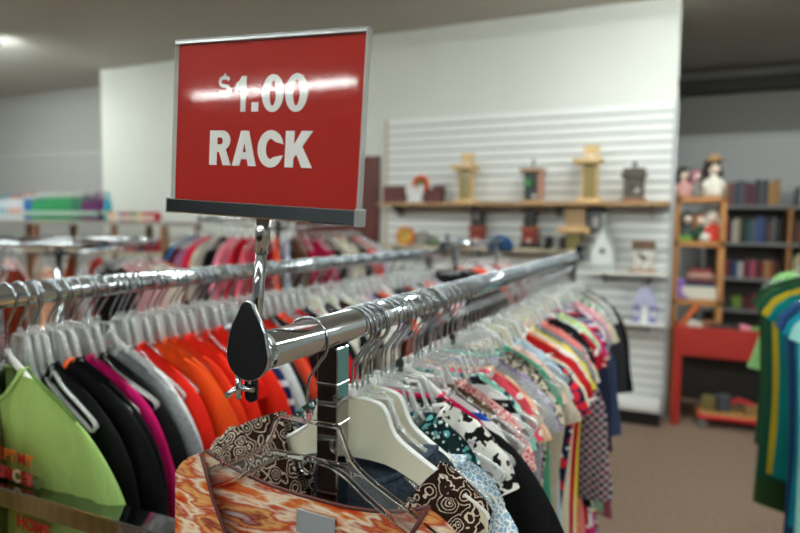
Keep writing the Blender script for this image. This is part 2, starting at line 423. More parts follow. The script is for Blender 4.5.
# ------------------------------------------------------------------ room
WALL = plain('painted_wall', '#dfe1db', .85, var=.02, vscale=2)
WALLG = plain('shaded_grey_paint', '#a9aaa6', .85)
CEIL = plain('ceiling_paint', '#c4c2bc', .9, var=.03, vscale=1)
CARPET = plain('carpet', '#86705f', .95, bump=.8, bscale=300, var=.22, vscale=42)
SLAT = plain('slatwall_white', '#eff1ef', .45)
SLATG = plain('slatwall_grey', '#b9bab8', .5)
CZ = EYE + 1.75
X0, X1, Y0, Y1 = -9.5, 5.0, -8.0, 7.7
struct('floor', MB().box(X0, X1, Y0, Y1, -.05, 0), CARPET)
struct('ceiling', MB().box(X0, X1, Y0, Y1, CZ, CZ+.05), CEIL)
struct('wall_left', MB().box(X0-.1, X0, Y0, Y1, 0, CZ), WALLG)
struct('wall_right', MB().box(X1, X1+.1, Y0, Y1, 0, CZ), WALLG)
struct('wall_front', MB().box(X0, X1, Y0-.1, Y0, 0, CZ), plain('dark_front_paint', '#6e7477', .85))
struct('wall_back', MB().box(0, X1, Y1, Y1+.1, 0, CZ), plain('alcove_paint_shaded', '#8f8d88', .85))  # dimness of the alcove put into a darker grey
struct('wall_partition', MB().box(-6.1, 0.02, 5.12, 5.62, 0, CZ), WALL)
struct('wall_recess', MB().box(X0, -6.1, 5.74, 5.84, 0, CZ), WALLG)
def slatwall(name, x0, x1, y, z0, z1, mat):
    mb = MB(); n = int((z1-z0)/.0762)
    for i in range(n):
        z = z0 + i*.0762
        mb.box(x0, x1, y-.026, y, z+.020, z+.0762)
    return mb
SW0 = slatwall('s', -2.39, 0.0, 5.12, .07, 2.44, SLAT)
o = struct('wall_slat_panel', SW0, SLAT)
struct('wall_slat_channel', MB().box(-2.39, 0.0, 5.114, 5.119, .07, 2.43), plain('groove_shade_grey', '#b9bebf', .5))  # shade of the deep grooves put into a grey backing strip
struct('trim_1', MB().box(-2.42, -2.392, 5.095, 5.12, .07, 2.435), plain('edge_trim_wood', '#c9bda8', .6))
struct('trim_2', MB().box(0.0, .03, 5.08, 5.62, 0, 2.435), plain('edge_trim_grey', '#b4b7ba', .4))
struct('wall_slat_panel_alcove', slatwall('s', .02, X1, Y1, .10, 2.53, SLAT), plain('slatwall_alcove', '#d2d5d6', .45))
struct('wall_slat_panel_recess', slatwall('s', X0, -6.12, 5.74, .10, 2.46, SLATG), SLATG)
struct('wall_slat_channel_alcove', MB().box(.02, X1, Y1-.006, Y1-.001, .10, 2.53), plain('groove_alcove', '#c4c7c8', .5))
# ceiling beam in the alcove
struct('beam', MB().box(.02, X1, 7.5, 7.69, EYE+.2*7.5, EYE+.219*7.5), plain('beam_black', '#1a1817', .6))
# dark door
DOORM = plain('mahogany_door', '#5a1c14', .45, var=.2, vscale=6)
d1 = struct('door_1', MB().bbox(-3.30, -2.58, 5.085, 5.12, 0, 2.03, .006), DOORM)
fr = MB(); fr.bbox(-3.40, -3.30, 5.07, 5.12, 0, 2.11, .006); fr.bbox(-2.58, -2.48, 5.07, 5.12, 0, 2.11, .006); fr.bbox(-3.30, -2.58, 5.07, 5.12, 2.03, 2.11, .006)
fr.build('door_frame', DOORM, d1)
MB().cyl((-2.66,5.085,1.0), (-2.66,5.03,1.0), .01).ball((-2.66,5.02,1.0), .028).build('door_handle', CHB, d1)

# ------------------------------------------------------------------ ceiling lights
def emis(name, col, st):
    m = bpy.data.materials.new(name); m.use_nodes = True; nt = m.node_tree; nt.nodes.clear()
    o = nt.nodes.new('ShaderNodeOutputMaterial'); e = nt.nodes.new('ShaderNodeEmission'); e.inputs[0].default_value = col; e.inputs[1].default_value = st
    nt.links.new(e.outputs[0], o.inputs[0]); return m
TUBE = emis('fluorescent_tube', (.93, 1.0, .96, 1), 38)
HOUSE = plain('fixture_white', '#d8d8d4', .5)
spots = [(-7.1, 3.75, 'strip light over the recess side of the store'), (.75, 3.75, 'strip light before the bird house wall'), (-4.55, -5.5, 'strip light mirrored in the red sign'),
         (-4.2, 1.0, ''), (-.9, .9, ''), (3.6, .4, ''), (-7.3, -1.5, ''), (-3.4, -2.2, ''), (.2, -2.3, ''), (3.4, -1.5, ''), (-.2, -5.6, '')]
for i, (lx, ly, lb) in enumerate(spots):
    t = thing('ceiling_light', lb and 'long white fluorescent ' + lb or 'long white fluorescent strip light out of sight on the ceiling', 'ceiling light', (lx, ly, CZ), 0, None if lb else 'unseen ceiling strips')
    h = MB(); h.prism([(-.05, -.07), (.05, -.07), (.09, -.012), (.09, 0), (-.09, 0), (-.09, -.012)], -1.22, 1.22)
    # housing runs along x: rotate profile
    h.v = [(y, x, z) for x, y, z in h.v]; h.f = [f_[::-1] for f_ in h.f]; h.build('light_housing', HOUSE, t)
    for sy in (-.045, .045):
        MB().tube([(-1.2, sy, -.095), (1.2, sy, -.095)], .019, 10).build('fluorescent_tube', TUBE, t)
    e = MB(); e.bbox(-1.235, -1.2, -.075, .075, -.12, -.01, .004); e.bbox(1.2, 1.235, -.075, .075, -.12, -.01, .004); e.build('end_cap', HOUSE, t)

t = thing('added_dark_counter', 'long dark counter added out of view to darken the chrome rail reflections', 'counter', (-1.6, -1.7, 0))  # unseen counter added behind the camera; gives the chrome dark reflections
WN = plain('added_counter_brown', '#2a1a14', .5, var=.2, vscale=5)
MB().bbox(-2.9, 2.2, -.25, .25, .08, 1.08, .01).build('cabinet', WN, t); MB().bbox(-2.95, 2.25, -.30, .30, 1.081, 1.12, .01).build('counter_top', WN, t); MB().box(-2.85, 2.15, -.22, .22, 0, .08).build('kick_plate', BLACKP, t)
# ------------------------------------------------------------------ the two-rail rack
BZ = EYE - .104; MX, LX = -.300, -.832; NY, FY = .386, 2.30
rack = thing('clothes_rack', 'chrome two-rail clothes rack carrying the red one dollar sign', 'clothes rack', (MX, .516, 0))
def rel(p): return (p[0]-MX, p[1]-.516, p[2])
for bx in (MX, LX):
    MB().tube([rel((bx, NY, BZ)), rel((bx, FY, BZ))], .0160, 28).build('rail', CH, rack)
    for py in (.516, 2.15):
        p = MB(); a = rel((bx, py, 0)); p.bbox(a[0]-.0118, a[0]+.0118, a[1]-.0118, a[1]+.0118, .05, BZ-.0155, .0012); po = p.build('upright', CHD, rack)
        for zz in (BZ-.052, BZ-.092):
            g = MB(); g.bbox(a[0]-.0123, a[0]+.0123, a[1]-.0123, a[1]+.0123, zz-.0012, zz+.0012, .0004); g.build('collar_ring', CHB, po)
        ft = MB(); ft.bbox(a[0]-.22, a[0]+.22, a[1]-.015, a[1]+.015, .02, .05, .003); ft.build('foot', CH, rack)
for py in (.516, 2.15):
    a = rel((LX, py, 0)); b = rel((MX, py, 0))
    cz = EYE - .352
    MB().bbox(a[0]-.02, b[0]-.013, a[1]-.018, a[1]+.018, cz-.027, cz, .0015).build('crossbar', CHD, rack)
    MB().ball((rel((-.545, 0, 0))[0], a[1]-.021, cz-.012), .006).build('bolt', CH, rack)
    MB().bbox(a[0], b[0], a[1]-.012, a[1]+.012, .10, .125, .0015).build('lower_crossbar', CH, rack)
def teardrop(s=1.0):
    pts = []
    for i in range(25):                # round bulb below, pointed top above
        a = math.radians(-200 + i*220/24); pts.append((.0185*math.cos(a)*s, .0185*math.sin(a)*s))
    for q in (.2, .4, .6, .8): 
        pts.append((lerp(pts[24][0], .0062*s, q)+.0024*math.sin(q*PI)*s, lerp(pts[24][1], .034*s, q)))
    for i in range(7):
        a = math.radians(10 + i*160/6); pts.append((.0064*math.cos(a)*s, (.034+.0064*math.sin(a))*s))
    for q in (.8, .6, .4, .2):
        pts.append((lerp(pts[0][0], -.0062*s, q)-.0024*math.sin(q*PI)*s, lerp(pts[0][1], .034*s, q)))
    return pts
for bx in (MX, LX):
    for py, sg in ((NY, -1), (FY, 1)):
        a = rel((bx, py, BZ)); mb = MB(); P = teardrop(1.06)
        y0, y1 = (a[1]-.0045, a[1]) if sg < 0 else (a[1], a[1]+.0045)
        mb.prism([(a[0]+x, a[2]+z) for x, z in P], y0, y1); cp = mb.build('end_cap', DARKCAP, rack)
        MB().tube([(a[0]+x, (y0+y1)/2, a[2]+z) for x, z in P], .0008, 6, closed=True, ry=.0025).build('cap_rim', CH, cp)
        c0 = a[1]+.002 if sg < 0 else a[1]-.014
        MB().tube([(a[0], c0, a[2]), (a[0], c0+.012, a[2])], .0171, 24).build('cap_collar', CH, rack)

# ------------------------------------------------------------------ sign holder
SY = .392; TH = .055
sign = thing('sign_holder', 'chrome and acrylic sign holder with a red $1.00 RACK card clamped to the rail', 'sign', (-.3145, .404, BZ-.03))
tilt = Matrix.Translation(Vector((-.292, SY, EYE+.0745)) - sign.location) @ Matrix.Rotation(TH, 4, 'Y')
def s_(mb): mb.v = [tuple(tilt @ Vector(v)) for v in mb.v]; return mb
RED = plain('sign_red', '#aa1609', .5, spec=.2)
s_(MB().bbox(-.0868, .0868, -.0006, .0006, -.060, .0668, .0003)).build('sign_card', RED, sign)
ac = MB()
for y in (-.0032, .0018): ac.box(-.0880, .0880, y, y+.0014, -.060, .0695)
s_(ac).build('acrylic_cover', ACRYL, sign)
ed = MB(); ed.box(-.0885, .0885, -.0034, .0034, .0696, .0704); ed.box(-.0886, -.0881, -.0034, .0034, -.060, .0704); ed.box(.0881, .0893, -.0034, .0034, -.060, .0704)
s_(ed).build('acrylic_edge', ACRYLEDGE, sign)
s_(MB().box(-.0880, .0880, -.0036, .0036, .0670, .0690)).build('top_strip', plain('grey_strip', '#b9bcbc', .3, .6), sign)
chn = MB(); chn.bbox(-.0893, .0893, -.0075, .0075, -.0705, -.0592, .0008)
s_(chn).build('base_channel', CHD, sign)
s_(MB().bbox(.0888, .0908, -.0078, .0078, -.0712, -.0580, .0008)).build('channel_end_clip', ACRYLEDGE, sign)
s_(MB().bbox(-.0902, -.0890, -.0078, .0078, -.0712, -.0585, .0006)).build('channel_end_clip', ACRYLEDGE, sign)

# lettering: heavy sans outlines as filled 2D curves
def arc(cx, cy, rx, ry, a0, a1, n=14): return [(cx+rx*math.cos(math.radians(a0+(a1-a0)*i/n)), cy+ry*math.sin(math.radians(a0+(a1-a0)*i/n))) for i in range(n+1)]
def g_one(): return [[(.10,.60),(.30,.68),(.42,1.0),(.68,1.0),(.68,0),(.34,0),(.34,.64),(.10,.72)][1:] and [(.0,.58),(.0,.80),(.20,.87),(.36,1.0),(.66,1.0),(.66,0),(.33,0),(.33,.68),(.20,.62)]]
def g_zero(): return [arc(.42,.5,.42,.52,0,360,36)[:-1], arc(.42,.5,.125,.35,0,360,28)[:-1]]
def g_dot(): return [[(0,0),(.30,0),(.30,.26),(0,.26)]]
def g_R():
    o = [(0,0),(0,1),(.56,1)] + arc(.56,.715,.36,.285,90,-90,14)[1:-1] + [(.60,.43)] 
    o = [(0,0),(0,1),(.56,1)] + arc(.56,.715,.36,.285,90,-62,14)[1:] + [(.98,0),(.62,0),(.42,.385),(.34,.385),(.34,0)]
    i = [(.34,.60),(.34,.80)] + arc(.48,.70,.11,.10,90,-90,8)
    return [o, i]
def g_A():
    return [[(0,0),(.36,1),(.70,1),(1.06,0),(.71,0),(.655,.19),(.40,.19),(.345,0)], [(.46,.39),(.60,.39),(.53,.66)]]
def g_C():
    o = arc(.52,.5,.52,.52,38,322,30); i = arc(.52,.5,.19,.29,322,38,20)
    o[0] = (.93,.71); i2 = arc(.52,.5,.18,.28,300,60,20)
    return [[(1.0,.63)] + arc(.52,.5,.50,.52,32,328,30) + [(.99,.33),(.68,.28)] + i2 + [(.68,.70)]]
def g_K(): return [[(0,0),(0,1),(.34,1),(.34,.63),(.62,1),(1.04,1),(.66,.58),(1.07,0),(.66,0),(.44,.36),(.34,.25),(.34,0)]]
def g_D():
    # dollar: S ribbon from thick stroke plus bars
    c = arc(.5,.70,.32,.19,25,270,16) + arc(.5,.32,.32,.19,90,-155,16)[1:]
    w = .085; L_, R_ = [], []
    for k in range(len(c)):
        a = c[max(k-1,0)]; b = c[min(k+1,len(c)-1)]; dx, dy = b[0]-a[0], b[1]-a[1]; l = math.hypot(dx, dy) or 1
        L_.append((c[k][0]-dy/l*w, c[k][1]+dx/l*w)); R_.append((c[k][0]+dy/l*w, c[k][1]-dx/l*w))
    return [L_ + R_[::-1]], [[(.45,.84),(.55,.84),(.55,1.06),(.45,1.06)], [(.45,-.04),(.55,-.04),(.55,.17),(.45,.17)]]
def glyph_obj(name, contours, u, v, w, h, mat, parent, xf, y=-.0012, d=.0002):
    cu = bpy.data.curves.new(name, 'CURVE'); cu.dimensions = '2D'; cu.fill_mode = 'BOTH'; cu.extrude = d
    for c in contours:
        sp = cu.splines.new('POLY'); sp.points.add(len(c)-1); sp.use_cyclic_u = True
        for k, (a, b) in enumerate(c): sp.points[k].co = (u+a*w, v+b*h, 0, 1)
    ob = bpy.data.objects.new(name, cu); me = bpy.data.meshes.new_from_object(ob); bpy.data.objects.remove(ob)
    for vv in me.vertices: vv.co = xf @ Vector((vv.co.x, y - vv.co.z, vv.co.y))
    me.materials.clear(); me.materials.append(mat)
    o = bpy.data.objects.new(name, me); COL.objects.link(o); o.parent = parent; return o
SW = plain('sign_white', '#eeeeea', .5)
card = [c for c in sign.children if c.name.startswith('sign_card')][0]
h = .0275
for g, u, w, v in ((g_R, -.0505, .0225, -.0300), (g_A, -.0275, .0222, -.0300), (g_C, -.0035, .0245, -.0300), (g_K, .0227, .0232, -.0300)):
    glyph_obj('letter', g(), u, v, w, h, SW, card, tilt)
for g, u, w, hh in ((g_one, -.0262, .0150, .0275), (g_dot, -.0105, .0215, .0275), (g_zero, -.0010, .0240, .0275), (g_zero, .0205, .0240, .0275)):
    glyph_obj('letter', g(), u, .0122, w, hh, SW, card, tilt)
a_, b_ = g_D()
dl = glyph_obj('letter', a_, -.0450, .0235, .0150, .0175, SW, card, tilt)
glyph_obj('letter', b_, -.0450, .0235, .0150, .0175, SW, card, tilt)

# sign pole, sleeve, clamp plate and wing screw
pt = Vector((-.2955, .398, EYE+.0035)); pb = Vector((-.3125, .404, BZ-.028))
def onpole(t): return pt.lerp(pb, t) - sign.location
pm = MB().tube([onpole(0), onpole(1)], .0046, 16); pm.build('pole', CH, sign)
MB().tube([onpole(-.02), onpole(.20)], .0060, 16).build('pole_sleeve', CHB, sign)
cl = MB(); c_ = pb - sign.location
prof = [(-.0058, .030), (.0058, .030)] + arc(0, -.018, .0058, .0058, 0, -180, 10)
cl.prism([(c_[0]+.0015+x, c_[2]+z+.008) for x, z in prof], c_[1]-.004, c_[1]-.001); cl.build('clamp_plate', DARKCAP, sign)
ws = MB(); wz = c_[2]-.002
ws.tube([(c_[0]-.006, c_[1]-.012, wz), (c_[0]+.011, c_[1]-.012, wz)], .0021, 10)
ws.tube([(c_[0]-.004, c_[1]-.012, wz+.012), (c_[0]-.004, c_[1]-.012, wz-.009)], .0028, 10)
ws.tube([(c_[0]-.005, c_[1]-.013, wz), (c_[0]-.013, c_[1]-.016, wz-.007)], [.0018, .0032], 10)
ws.tube([(c_[0]-.004, c_[1]-.012, wz), (c_[0]-.004, c_[1]+.002, wz)], .0018, 8)
ws.build('wing_screw', CH, sign)

# ------------------------------------------------------------------ garments of the front rail
def F_(k, *a, scale=1.0): return fabric(k, *a, scale=scale)
def hang(rx, y, desc, mat, hk='clear', rz=None, kid=True, rackname='', hs=1.0, zoff=0, name='shirt', cat='shirt', clip=False, hlabel=None, z=None, group=None, **kw):
    rz = rnd.uniform(-.07, .07) if rz is None else rz
    hz_ = rz + (rnd.uniform(-.13, .13) if hk in ('clear', 'tall') else 0)
    i = kw.pop('seed', int(y*1000)+int(abs(rx)*77))
    hlab = hlabel or {'clear': 'clear plastic hanger holding the ', 'tall': 'clear tall-framed plastic hanger holding the ', 'mould': 'clear moulded plastic hanger holding the ', 'flat': 'wide cream plastic hanger holding the ', 'white': 'white plastic hanger holding the ', 'black': 'black plastic hanger holding the '}[hk] + desc
    zz = BZ if z is None else z
    hanger(hk, hlab, rx, y, zz, hz_, group and group + ' hangers' or 'hangers ' + rackname, hs, clip)
    return garment(name, desc + ' ' + rackname, cat, mat, rx, y, zz, rz, group=group or 'clothes ' + rackname, seed=i, **kw)
FR = 'on the front rail'
# hero: orange brushstroke blouse on the moulded clear hanger
m_or = F_('splash', '#5d1410', '#c8371b', '#d4793a', '#efe0c8', '#b8401f', '#e0a868', '#8c2a1c', '#cfc6cc', scale=.75)
hb = hang(MX-.004, .476, 'wide-necked orange, red and cream brushstroke print blouse', m_or, 'mould', rz=-.03, rackname=FR, name='blouse', cat='blouse',
     W=.166, nw=.128, slope=.5, z0=-.136, nf=.115, nb=.030, Wb=.19, L=.50, roll=.02, sleeve=None, collar=True, trim=plain('blouse_binding', '#4a1812', .7), d=.022, fold=.004, drop=.012)
MB().bbox(-.018, .026, .0125, .0145, -.200, -.176, .0006).build('care_label', plain('label_grey', '#8e9296', .7), hb)
hang(MX, .557, 'brown top with a curling cream scroll print', F_('scroll', '#2a1a13', '#d9cbb9', scale=1.35), 'flat', rz=.02, rackname=FR, name='sleeveless_top', cat='top', W=.175, nw=.094, nx=.022, roll=.13, slope=.5, z0=-.115, nf=.09, nb=.055, Wb=.19, L=.5, sleeve='cap', collar=False, d=.014)
spec = [
 (.580, 'slate blue sleeveless denim top', F_('melange','#2c3642','#465462'), 'clear', dict(nw=.09, sleeve=None, W=.12, z0=-.125)),
 (.603, 'pale blue lace top', F_('lace','#8fb6cf','#f0f2f2'), 'flat', dict(nw=.112, z0=-.142, W=.155)),
 (.628, 'teal and black abstract print top', F_('floral','#14282c','#5fa3a6','#e3ecea', scale=1.3), 'clear', dict(nw=.07)),
 (.655, 'white blouse with black animal patches', F_('cow','#eceae4','#141414', scale=1.9), 'clear', dict(nw=.07)),
 (.680, 'plain black long sleeve shirt', F_('plain','#131315'), 'clear', dict(sleeve='long', clip=True, W=.16)),
 (.706, 'hot pink camisole', F_('plain','#d81e5c'), 'white', dict(sleeve=None, nw=.05, W=.12)),
 (.730, 'white shirt with a royal blue stripe', F_('hstripe','#eef0f2','#eef0f2','#2a56b8','#eef0f2'), 'clear', {}),
 (.755, 'brown and cream ruffled floral blouse', F_('floral','#54402f','#dcd2c2','#7a6450', scale=1.5), 'clear', {}),
 (.782, 'coral pink lace tee', F_('lace','#d8626a','#f3d6d2'), 'clear', {}),
 (.806, 'black and white striped top', F_('hstripe','#141416','#eceeee'), 'clear', {}),
 (.832, 'mint green shirt with small navy motifs', F_('floral','#a8e0cf','#254a66', scale=1.0), 'clear', {}),
 (.857, 'pink and white shirt with a white neckband', F_('floral','#e04c60','#f5eae6'), 'clear', {}),
 (.882, 'plain peach tee', F_('plain','#edc4a4'), 'clear', dict(clip=True)),
 (.906, 'silver grey satin top', F_('melange','#8c9096','#b9bdc2'), 'clear', {}),
 (.930, 'lilac and white floral top', F_('floral','#9a86b4','#e8e0ee'), 'clear', {}),
 (.955, 'black and cream leopard spot top', F_('leopard','#d7cdb8','#1a1815', scale=1.1), 'clear', {}),
 (.980, 'aqua ribbed tee', F_('vstripe','#5cc2b8','#7ad0c6'), 'clear', dict(W=.122)),
 (1.004, 'charcoal blouse with taupe leopard rings', F_('leopard','#8e8474','#20201f', scale=.9), 'clear', {}),
 (1.030, 'emerald green top', F_('plain','#3f9678'), 'clear', dict(W=.118)),
 (1.055, 'sheer blush pink blouse', F_('plain','#f0cfc6'), 'white', {}),
 (1.082, 'beige knit sweater', F_('melange','#b9ad98','#d8cfbd'), 'flat', dict(nw=.10, W=.155)),
 (1.108, 'powder blue tee', F_('plain','#bcd4e4'), 'clear', {}),
 (1.133, 'navy top with big red and white flowers', F_('floral','#1d2340','#d8283c','#f1ecec', scale=.5), 'clear', dict(L=.62, W=.168)),
 (1.158, 'cream knit top with scalloped collar', F_('plain','#ece4c8'), 'flat', dict(nw=.10, W=.155)),
 (1.184, 'scarlet long top with a white cuff edge', F_('plain','#b41c22'), 'clear', dict(trim=1, L=.55, W=.16)),
 (1.210, 'apricot tee', F_('plain','#f09870'), 'clear', {}),
 (1.236, 'snow white blouse', F_('plain','#eff0ee'), 'white', dict(L=.56, W=.15)),
 (1.262, 'lemon yellow top', F_('plain','#ecd94a'), 'clear', dict(L=.60, W=.155)),
 (1.288, 'burgundy and grey plaid shirt', F_('plaid','#6c2230','#9c98a0','#2a1a22', scale=1.8), 'clear', dict(L=.62, sleeve='long')),
 (1.315, 'heather grey sweatshirt', F_('melange','#77797d','#a4a6aa'), 'clear', dict(L=.66, W=.162)),
 (1.342, 'salmon pink knotted top', F_('plain','#ee8a86'), 'clear', dict(L=.52)),
 (1.368, 'ivory cardigan with a ribbed edge', F_('vstripe','#e6e0cc','#f2eee0'), 'flat', dict(nw=.10, W=.155)),
 (1.395, 'black vest', F_('plain','#17171a'), 'clear', {}),
 (1.422, 'crimson and white rosette tee', F_('floral','#a8142a','#f0e8e6', scale=.8), 'clear', dict(L=.62, W=.155)),
 (1.450, 'turquoise and white floral top', F_('floral','#dcecec','#2a9db0'), 'clear', {}),
 (1.478, 'chalk white tank top', F_('plain','#e2e6e4'), 'white', {}),
 (1.506, 'mint and yellow patterned top', F_('floral','#bfe6c4','#e8d858'), 'clear', {}),
 (1.534, 'navy sweatshirt with a pink neckline', F_('plain','#20263c'), 'clear', dict(sleeve='long')),
 (1.562, 'magenta knit top', F_('plain','#cf2478'), 'clear', dict(L=.58, W=.15)),
 (1.590, 'multicolour horizontal stripe dress', F_('hstripe','#c4344c','#dfe3ea','#37507c','#8f96a6','#1c2030'), 'clear', dict(L=.66)),
 (1.618, 'tan linen shirt', F_('melange','#c0a684','#d8c4a4'), 'flat', dict(nw=.10, W=.155)),
 (1.646, 'dark denim jacket', F_('melange','#2a3650','#3c4a68'), 'clear', dict(sleeve='long')),
 (1.675, 'rose print blouse on pale pink', F_('floral','#f2d2d8','#cc3c64'), 'clear', {}),
 (1.704, 'steel grey knit vest', F_('melange','#6a7078','#8c929a'), 'clear', {}),
 (1.733, 'sky blue and white gingham top', F_('plaid','#f0f4f8','#a8c8e4','#6a9cd0'), 'clear', {}),
 (1.762, 'red, white and navy striped dress', F_('hstripe','#c02638','#f0efee','#242c50'), 'clear', dict(L=.66)),
 (1.792, 'pastel pink fleece', F_('plain','#f0a8b8'), 'clear', {}),
 (1.822, 'seafoam top with a dark motif', F_('floral','#a6dccc','#24404c', scale=.6), 'clear', {}),
 (1.852, 'oatmeal cardigan', F_('melange','#cfc4aa','#e4dcc8'), 'flat', dict(nw=.10, W=.155)),
 (1.882, 'green and white slim striped shirt', F_('vstripe','#5a9c6a','#e8efe8'), 'clear', dict(L=.6)),
 (1.914, 'wine red velvet top', F_('plain','#5e1426'), 'clear', {}),
 (1.946, 'white tee with turquoise dots', F_('dots','#eef0f0','#28b0b8'), 'clear', {}),
 (1.978, 'sage green long tunic', F_('plain','#82ac84'), 'clear', dict(L=.70)),
 (2.010, 'teal plaid long tunic', F_('plaid','#1f5a66','#b4384c','#16303c', scale=1.8), 'clear', dict(L=.72)),
 (2.044, 'pearl grey tee', F_('plain','#cdd0d0'), 'clear', {}),
 (2.078, 'charcoal melange jacket', F_('melange','#28282c','#3c3c42'), 'clear', dict(sleeve='long', L=.5)),
 (2.114, 'jet black coat', F_('plain','#0e0e11'), 'clear', dict(sleeve='long', L=.62)),
 (2.150, 'jet black jacket at the rail end', F_('plain','#0f1013'), 'clear', dict(sleeve='long', L=.55)),
]
WT = plain('white_edging', '#eeeeea', .8)
for y, desc, mat, hk, kw in spec:
    kw = dict(kw); kw.setdefault('sleeve', 'short'); kw.setdefault('nw', rnd.uniform(.045, .075))
    if kw.get('trim') == 1: kw['trim'] = WT
    if hk == 'flat': kw.setdefault('z0', -.142)
    
    kw.setdefault('W', rnd.uniform(.124, .148)); kw.setdefault('L', .44 + rnd.uniform(-.03, .07))
    hang(MX, y, desc, mat, hk, rackname=FR, d=.0105, **kw)
# empty clear hangers crowding the hooks
for y in (.567, .593, .6415, .668, .7425, .794):
    hanger('clear', 'empty clear plastic hanger squeezed between clothes on the front rail', MX, y, BZ, rnd.uniform(-.2, .2), 'empty hangers on the front rail', .6).rotation_euler[1] = rnd.uniform(-.05, .05)

# ------------------------------------------------------------------ garments of the rear rail
BR = 'on the second rail'
K_ = lambda c: F_('plain', c)
lspec = [
 (.408, 'tan corduroy jacket', F_('vstripe','#dba873','#e6b880'), 'white', dict(sleeve='short', W=.15, slope=.6)),
 (.580, 'black hooded fleece beside the green shirt', K_('#111113'), 'clear', dict(sleeve='long')),
 (.598, 'black jacket with an orange collar', K_('#121214'), 'clear', dict(sleeve='long', trim=plain('orange_collar', '#e2571c', .8))),
 (.617, 'soft black sweater before the magenta one', K_('#0f0f12'), 'clear', dict(sleeve='long')),
 (.638, 'magenta long sleeve shirt', K_('#b8125e'), 'clear', dict(sleeve='long')),
 (.660, 'black zip sweater behind the magenta one', K_('#141416'), 'clear', dict(sleeve='long')),
 (.684, 'dove grey sweatshirt', F_('melange','#74777c','#94979c'), 'clear', dict(sleeve='long')),
 (.708, 'white thermal shirt', K_('#dedfdf'), 'white', dict(sleeve='long')),
 (.734, 'bright red sweatshirt', K_('#dc2416'), 'clear', dict(sleeve='long')),
 (.760, 'orange shirt with a white swirl collar', K_('#dd4a18'), 'clear', dict(sleeve='long', trim=F_('scroll','#7c2a24','#f2e8e6', scale=1.2), slope=.42)),
 (.786, 'tangerine long sleeve shirt', K_('#e2541a'), 'clear', dict(sleeve='long')),
 (.812, 'orange red fleece', K_('#e03a1a'), 'clear', dict(sleeve='long')),
 (.838, 'poppy red hooded sweatshirt', K_('#e42c18'), 'clear', dict(sleeve='long', hood=True)),
 (.866, 'vermilion sweater', K_('#e83a1c'), 'clear', dict(sleeve='long')),
 (.894, 'fire red tee', K_('#d81c14'), 'clear', {}),
 (.922, 'scarlet fleece next to a navy jersey', K_('#de2a18'), 'clear', dict(sleeve='long')),
 (.950, 'navy and white team jersey', F_('hstripe','#1d2a54','#e8eaee','#1d2a54'), 'clear', dict(sleeve='long')),
 (.978, 'white sweatshirt with blue trim', K_('#dcdee0'), 'clear', dict(sleeve='long', trim=plain('blue_trim', '#2c4c9c', .8))),
 (1.006, 'black knit with a cream hanger', K_('#17171a'), 'white', dict(sleeve='long')),
 (1.036, 'coral red sweater', K_('#e04a30'), 'clear', dict(sleeve='long')),
 (1.066, 'red tee with a dark neckband', K_('#c81e1a'), 'clear', dict(trim=BLACKP)),
 (1.098, 'black pullover', K_('#131316'), 'clear', dict(sleeve='long')),
 (1.130, 'hot coral hoodie', K_('#ee4226'), 'clear', dict(sleeve='long', hood=True)),
 (1.162, 'ash grey jersey', F_('melange','#80838a','#a0a3a8'), 'clear', {}),
 (1.196, 'cherry sweatshirt', K_('#b81420'), 'clear', dict(sleeve='long')),
 (1.230, 'black sports jacket', K_('#151518'), 'clear', dict(sleeve='long')),
 (1.264, 'white tee with red print', F_('cow','#eceaea','#c42a2a', scale=1.0), 'clear', {}),
 (1.300, 'oyster white cardigan', K_('#d8d4c8'), 'flat', dict(nw=.09, z0=-.135)),
 (1.336, 'black tank top', K_('#18181b'), 'clear', {}),
 (1.372, 'off-white fleece', K_('#dcd8cc'), 'flat', dict(nw=.09, z0=-.135)),
 (1.410, 'dark brown corduroy shirt', K_('#3a241c'), 'clear', {}),
 (1.450, 'bone white sweater', K_('#e0dccc'), 'white', dict(sleeve='long')),
 (1.490, 'pale grey tee', K_('#c4c6c8'), 'clear', {}),
 (1.532, 'blush and white blouse', F_('floral','#ecdcdc','#d89aa0'), 'clear', {}),
 (1.574, 'lavender grey sweater', K_('#b4acc4'), 'clear', {}),
 (1.618, 'faded black tee', K_('#26262a'), 'clear', {}),
 (1.664, 'neon orange tee', K_('#f25a2c'), 'clear', {}),
 (1.710, 'milk white polo', K_('#e6e6e2'), 'white', {}),
 (1.758, 'graphite jacket', F_('melange','#2c2e33','#44464c'), 'clear', dict(sleeve='long')),
 (1.808, 'graphite vest', F_('melange','#34363b','#4c4e54'), 'clear', {}),
 (1.858, 'brick red jersey', K_('#a43a30'), 'clear', {}),
 (1.910, 'cloud grey blouse', K_('#c6cacc'), 'clear', {}),
 (1.962, 'charcoal hoodie', K_('#2b2c30'), 'clear', dict(sleeve='long')),
 (2.016, 'white and coral print tee', F_('cow','#eeeaea','#ee5a44'), 'clear', {}),
 (2.070, 'dusty rose tee', K_('#d49aa0'), 'clear', {}),
 (2.124, 'pale lilac shirt', K_('#cfc8dc'), 'clear', {}),
]
for y, desc, mat, hk, kw in lspec:
    kw = dict(kw); kw.setdefault('sleeve', 'short'); kw.setdefault('nw', .042); kw.setdefault('slope', .47); kw.setdefault('W', .150); kw.setdefault('z0', -.098)
    kw.setdefault('L', .46 + rnd.uniform(-.03, .05))
    hang(LX, y, desc, mat, 'tall' if hk == 'clear' else hk, rackname=BR, d=.0105, **kw)
